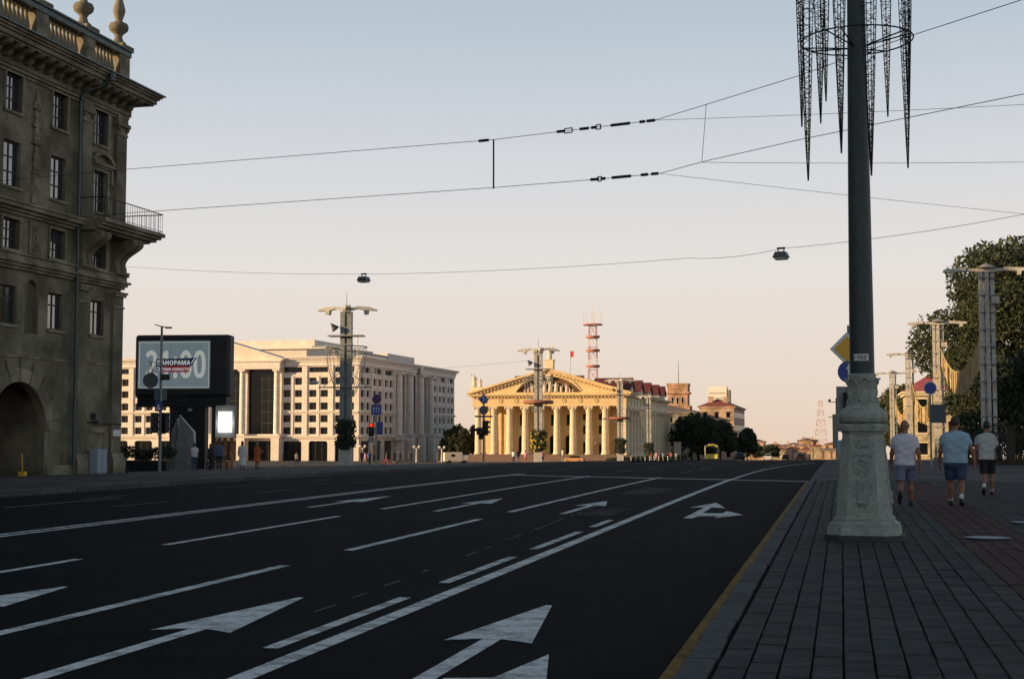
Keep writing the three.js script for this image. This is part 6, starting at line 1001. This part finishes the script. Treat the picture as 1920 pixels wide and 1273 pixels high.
// people by the kerb on the left
const WH = cloth(0.62, 0.62, 0.6), DK = cloth(0.03, 0.035, 0.05), BL = cloth(0.08, 0.12, 0.24), GR = cloth(0.16, 0.17, 0.18), JN = cloth(0.06, 0.09, 0.15), OR = cloth(0.50, 0.11, 0.03), PK = cloth(0.5, 0.25, 0.35), RD = cloth(0.45, 0.06, 0.05), TN = cloth(0.45, 0.33, 0.2);
const st = [{ a: 0.1, e: 0.4, out: 0.15 }, { a: -0.05, e: 0.3, out: 0.15 }];
person('woman in white top and jeans standing right of the stele', -40.6, -83.3, 0.6, { h: 1.72, cell: 0.024, arms: st, top: WH, bottom: JN, trousers: true, hair: 'short', group: 'people at the left kerb' });
person('woman in dark clothes standing left of the couple by the kiosk', -39.6, -83.6, -0.4, { h: 1.66, cell: 0.024, arms: st, top: DK, bottom: DK, trousers: true, hair: 'long', hairMat: brownHair, sleeve: 1.2, group: 'people at the left kerb' });
person('man in blue t-shirt and black trousers below the lit kiosk', -38.9, -83.4, 0.2, { h: 1.80, cell: 0.024, fat: 1.15, arms: st, top: BL, bottom: DK, trousers: true, hair: 'short', group: 'people at the left kerb' });
person('woman in long white dress with bag left of the orange dress', -36.2, -80.9, 0.3, { h: 1.74, cell: 0.024, arms: st, top: WH, bottom: WH, dress: true, len: 0.72, sleeve: 1.3, hair: 'long', group: 'people at the left kerb' });
person('woman in orange dress beside the woman in white', -35.6, -81.8, -0.5, { h: 1.66, cell: 0.024, arms: [{ a: 0.3, e: 1.6, out: 0.2 }, { a: 0.2, e: 1.7, out: 0.2 }], top: OR, bottom: OR, dress: true, len: 0.46, sleeve: 0.5, hair: 'long', hairMat: fairHair, group: 'people at the left kerb' });
// people on the square: [u-order], distances 150 to 190 m
[[-66.7, -161.0, 'person in dark clothes before the first dark doorway of the white building', DK, DK], [-64.3, -159.5, 'person in grey before the white building doorway', GR, DK], [-55.0, -156.6, 'left dark figure of the trio at the white building corner', DK, JN], [-54.6, -156.7, 'pink-dressed figure in the trio at the white building corner', PK, TN], [-54.4, -157.7, 'right dark figure of the trio at the white building corner', BL, DK], [-52.1, -157.2, 'dark figure beside the signal post, left of four', DK, RD], [-52.2, -160.3, 'slim dark figure right of the signal post, second of four', DK, DK], [-50.6, -157.6, 'dark figure right of the signal post, third of four', DK, DK], [-47.9, -153.1, 'striding dark figure, last of four right of the signal post', DK, DK], [-53.2, -182.7, 'small figure before the pale van', GR, DK],
  [-39.2, -167.5, 'figure in white top and black skirt left of the ringed mast', WH, DK], [-39.1, -169.5, 'figure in black left of the ringed mast', DK, BL], [-45.0, -200.0, 'far figure in red shorts left of the ringed mast', PK, RD], [-38.2, -180.0, 'figure in pink top right of the ringed mast', PK, JN], [-33.3, -168.9, 'figure in white shirt with rucksack before the palace columns', WH, GR],
  [-38.7, -263.1, 'first of the bystanders before the palace side, in white', WH, DK], [-34.1, -257.0, 'bystander in red before the palace side', RD, TN], [-33.5, -259.2, 'bystander in pink before the palace side', PK, PK], [-32.5, -261.5, 'pale bystander in the middle before the palace side', WH, TN], [-30.6, -257.8, 'bystander in dark red near the grey hoarding', RD, DK], [-30.1, -262.1, 'bystander in white near the grey hoarding', WH, GR]].forEach(([x, z, lab, a, b], i) => {
  const walk = i % 2; person(lab, x, z, (i * 1.3) % 3 - 1.4, { h: 1.62 + (i * 7 % 5) * 0.045, cell: 0.045, step: walk * 0.32, lift: walk * 0.2, swing: walk * 0.35, top: a, bottom: b, trousers: i % 3 !== 0, hair: i % 4 === 2 ? 'long' : 'short', hairMat: i % 3 ? M.black : brownHair, group: 'people on the square' });
});
// ---------------------------------------------------------------- vehicles and small things far off
const tyre = mat(0.015, 0.015, 0.015, 0.9);
{
  const x = -24.4, z = -271.6, t = thing('bus', 'yellow and white city bus coming up the avenue', 'bus', [x, roadY(x, z), z], 0.10), Y = mat(0.55, 0.48, 0.05, 0.45), Wm = mat(0.68, 0.62, 0.52, 0.5);
  part('body', metric(new RoundedBoxGeometry(2.5, 2.6, 12, 3, 0.22).translate(0, 1.62, -6)), Wm, t);
  part('front_panel', metric(new RoundedBoxGeometry(2.52, 0.95, 0.4, 3, 0.14).translate(0, 0.85, -0.12)), Y, t); part('front_crown', metric(new RoundedBoxGeometry(2.52, 0.4, 0.5, 3, 0.16).translate(0, 2.8, -0.16)), Y, t); part('roof_fairing', metric(new RoundedBoxGeometry(1.5, 0.36, 4, 3, 0.15).translate(0.1, 3.05, -3)), Y, t);
  part('windscreen', metric(new RoundedBoxGeometry(2.3, 1.3, 0.1, 2, 0.08).translate(0, 1.98, 0.03)), M.glass, t); part('destination_sign', bx(-0.7, 0.7, 2.66, 2.86, 0.085, 0.11), M.black, t);
  for (const s of [-1, 1]) { part('headlight', new THREE.SphereGeometry(0.15, 12, 8).scale(1.3, 1, 0.4).translate(s * 0.9, 0.68, 0.09), M.signWhite, t); part('mirror', new RoundedBoxGeometry(0.18, 0.45, 0.2, 2, 0.05).translate(s * 1.45, 2.1, 0.15), M.black, t); for (const zz of [-2.4, -9]) { const w = part('wheel', new THREE.CylinderGeometry(0.48, 0.48, 0.3, 20).rotateZ(Math.PI / 2).translate(s * 1.12, 0.48, zz), tyre, t); part('hub', new THREE.CylinderGeometry(0.26, 0.26, 0.05, 14).rotateZ(Math.PI / 2).translate(s * 1.28, 0.48, zz), M.galv, w); } }
  for (let k = 0; k < 6; k++) part('side_window', bx(1.235, 1.262, 1.5, 2.55, -11.3 + k * 1.75, -9.75 + k * 1.75), M.glass, t);
  for (const zz of [-1.4, -6.4]) part('door', bx(1.24, 1.268, 0.4, 2.5, zz - 0.55, zz + 0.55), M.glassBlue, t);
}
function car(label, x, z, turn, paint, y, group) {
  const t = thing('car', label, 'car', [x, y !== undefined ? y : roadY(x, z), z], turn, group);
  const body = new THREE.Shape(); body.moveTo(-2.15, 0.3); body.lineTo(2.15, 0.3); body.quadraticCurveTo(2.25, 0.7, 2.1, 0.82); body.quadraticCurveTo(1.6, 0.95, 1.15, 0.98); body.lineTo(-1.7, 0.98); body.quadraticCurveTo(-2.15, 0.98, -2.2, 0.75); body.closePath();
  const g = new THREE.ExtrudeGeometry(body, { depth: 1.6, bevelEnabled: true, bevelSize: 0.06, bevelThickness: 0.08, bevelSegments: 2 }); g.rotateY(Math.PI / 2); g.translate(-0.8, 0, 0); part('body', metric(g), paint, t);
  const cab = new THREE.Shape(); cab.moveTo(-1.75, 0.96); cab.quadraticCurveTo(-1.3, 1.42, -0.9, 1.46); cab.lineTo(0.25, 1.46); cab.quadraticCurveTo(0.7, 1.35, 1.2, 0.96); cab.closePath(); const g2 = new THREE.ExtrudeGeometry(cab, { depth: 1.36, bevelEnabled: true, bevelSize: 0.04, bevelThickness: 0.06, bevelSegments: 2 }); g2.rotateY(Math.PI / 2); g2.translate(-0.68, 0, 0); part('cabin', metric(g2), M.glass, t); part('roof', metric(new RoundedBoxGeometry(1.3, 0.08, 1.2, 2, 0.03).translate(0, 1.5, 0.32)), paint, t);
  for (const s of [-1, 1]) { for (const zz of [-1.35, 1.35]) { const w = part('wheel', new THREE.CylinderGeometry(0.32, 0.32, 0.22, 18).rotateZ(Math.PI / 2).translate(s * 0.78, 0.32, zz), tyre, t); part('rim', new THREE.CylinderGeometry(0.19, 0.19, 0.04, 14).rotateZ(Math.PI / 2).translate(s * 0.89, 0.32, zz), M.galv, w); } part('headlight', new THREE.SphereGeometry(0.13, 10, 8).scale(1.3, 0.7, 0.5).translate(s * 0.6, 0.72, -2.2), M.signWhite, t); part('tail_light', bx(s * 0.62 - 0.14, s * 0.62 + 0.14, 0.66, 0.82, 2.2, 2.26), mat(0.3, 0.01, 0.01, 0.4), t); }
  return t;
}
const GC = 'cars on the avenue';
car('dark car beside the yellow bus', -20.0, -283, 0.2, mat(0.02, 0.024, 0.03, 0.3), undefined, GC);
car('white car far down the avenue by the bushes', -17.5, -345, 0.1, mat(0.65, 0.66, 0.68, 0.3), undefined, GC);
car('black car far down the avenue left of the pedestal', -10.0, -352, 0.1, mat(0.012, 0.013, 0.015, 0.3), undefined, GC);
car('small dark car between the far white and black cars', -15.8, -410, 0.1, mat(0.03, 0.03, 0.035, 0.3), undefined, GC);
car('tan car catching the sun before the palace steps', -55.7, -295.1, 1.5, mat(0.5, 0.24, 0.10, 0.4), walkY(-55.7, -295.1), 'cars on the square');
{
  const x = -61.6, z = -221.8, t = thing('van', 'pale sunlit service van right of the white building', 'van', [x, walkY(x, z), z], -1.15), c = mat(0.66, 0.56, 0.42, 0.6);
  part('box_body', metric(new RoundedBoxGeometry(1.9, 1.5, 3.0, 2, 0.08).translate(0, 1.15, 0.5)), c, t); part('cab', metric(new RoundedBoxGeometry(1.85, 1.1, 1.3, 3, 0.25).translate(0, 0.9, -1.5)), c, t); part('windscreen', bx(-0.75, 0.75, 1.0, 1.4, -2.16, -2.1), M.glass, t); part('side_window', bx(0.955, 0.97, 1.2, 1.6, 0.3, 0.9), M.glass, t); for (const s of [-1, 1]) for (const zz of [-1.3, 1.2]) part('wheel', new THREE.CylinderGeometry(0.32, 0.32, 0.2, 16).rotateZ(Math.PI / 2).translate(s * 0.86, 0.32, zz), tyre, t);
}
{ // hoarding by the palace end, row of bollards before the palace side
  const x = -22.8, z = -262, t = thing('info_board', 'blue-grey information board at the far end of the palace side', 'board', [-31.9, walkY(-31.9, -280), -280], 0.1);
  part('panel', metric(bx(-0.7, 0.7, 1.2, 3.6, -0.08, 0.08)), mat(0.03, 0.045, 0.07, 0.6), t); part('header', metric(bx(-0.85, 0.85, 3.6, 3.8, -0.15, 0.15)), M.charcoal, t); for (const s of [-0.6, 0.6]) part('leg', metric(bx(s - 0.07, s + 0.07, -0.3, 1.2, -0.06, 0.06)), M.charcoal, t);
  const hr = thing('flower_bed_hedge', 'long low dark hedge along the foot of the palace side', 'hedge', [-45, walkY(-45, -300), -300]); const l = []; for (let k = 0; k < 24; k++) l.push([k * 0.35, 0.5, 22 - k * 2.6, 1.2, 0.75, 1.6]); part('foliage', leafCloud(l, 5000, 0.22), M.leafDark, hr);
  for (let k = 0; k < 9; k++) { const bx0 = -38.6 + k * 0.72, z0 = -262 - k * 1.2, b = thing('bollard', ['leftmost small pale bollard', 'second small pale bollard', 'third small pale bollard', 'fourth small pale bollard', 'fifth small pale bollard', 'sixth small pale bollard', 'seventh small pale bollard', 'eighth small pale bollard', 'rightmost small pale bollard'][k] + ' in the row before the palace side', 'bollard', [bx0, walkY(bx0, z0), z0], 0, 'bollards before the palace side'); part('post', metric(lathe([[0, -0.1], [0.16, -0.1], [0.14, 0.1], [0.1, 0.2], [0.1, 0.75], [0.15, 0.82], [0.13, 0.95], [0, 1.0]], 12)), M.mastPale, b); }
  for (let k = 0; k < 3; k++) { const q = [[-52, -330], [-49, -352], [-55.4, -338]][k]; }
}
{ // globe lamps in front of the white building, camera mast far right
  [[-96.4, -275.2, 'pair of globe lamps left of the office side entrance'], [-88.5, -287.4, 'pair of globe lamps right of the office side entrance'], [-86.0, -298.2, 'pair of globe lamps near the end of the office side']].forEach(([x, z, lab]) => { const t = thing('globe_lamp', lab, 'street lamp', [x, walkY(x, z), z], 0, 'globe lamps before the office building'); part('post', cylinder(0.26, 0.16, -0.3, 3.0, 0, 0, 10), M.mastPale, t); part('arm', bar(V(-0.55, 2.95, 0), V(0.55, 2.95, 0), 0.07, 6), M.mastPale, t); for (const s of [-0.55, 0.55]) part('globe', new THREE.SphereGeometry(0.3, 14, 10).translate(s, 3.3, 0), M.statue, t); });
  const x = -1.2, z = -118, t = thing('camera_mast', 'thin mast with cameras just left of the lamp pedestal', 'mast', [-0.35, walkY(0, -106), -106], 0.2);
  part('pole', cylinder(0.09, 0.06, -0.3, 4.6, 0, 0, 8), M.galv, t); part('cross_arm', merge([bar(V(-0.55, 4.3, 0), V(0.55, 4.3, 0), 0.03, 5), bar(V(-0.6, 3.2, 0), V(0.1, 3.2, 0), 0.03, 5)]), M.galv, t); for (const s of [-0.5, 0.5]) part('camera', new RoundedBoxGeometry(0.16, 0.16, 0.3, 2, 0.04).translate(s, 4.42, 0), M.black, t); part('sign_panel', metric(bx(-0.3, 0.1, 0.9, 3.4, -0.04, 0.04)), mat(0.22, 0.24, 0.16, 0.7), t); part('blue_box', metric(bx(-0.02, 0.3, 0.5, 1.5, -0.1, 0.12)), mat(0.25, 0.38, 0.5, 0.6), t);
}
renderer.render(scene, camera);
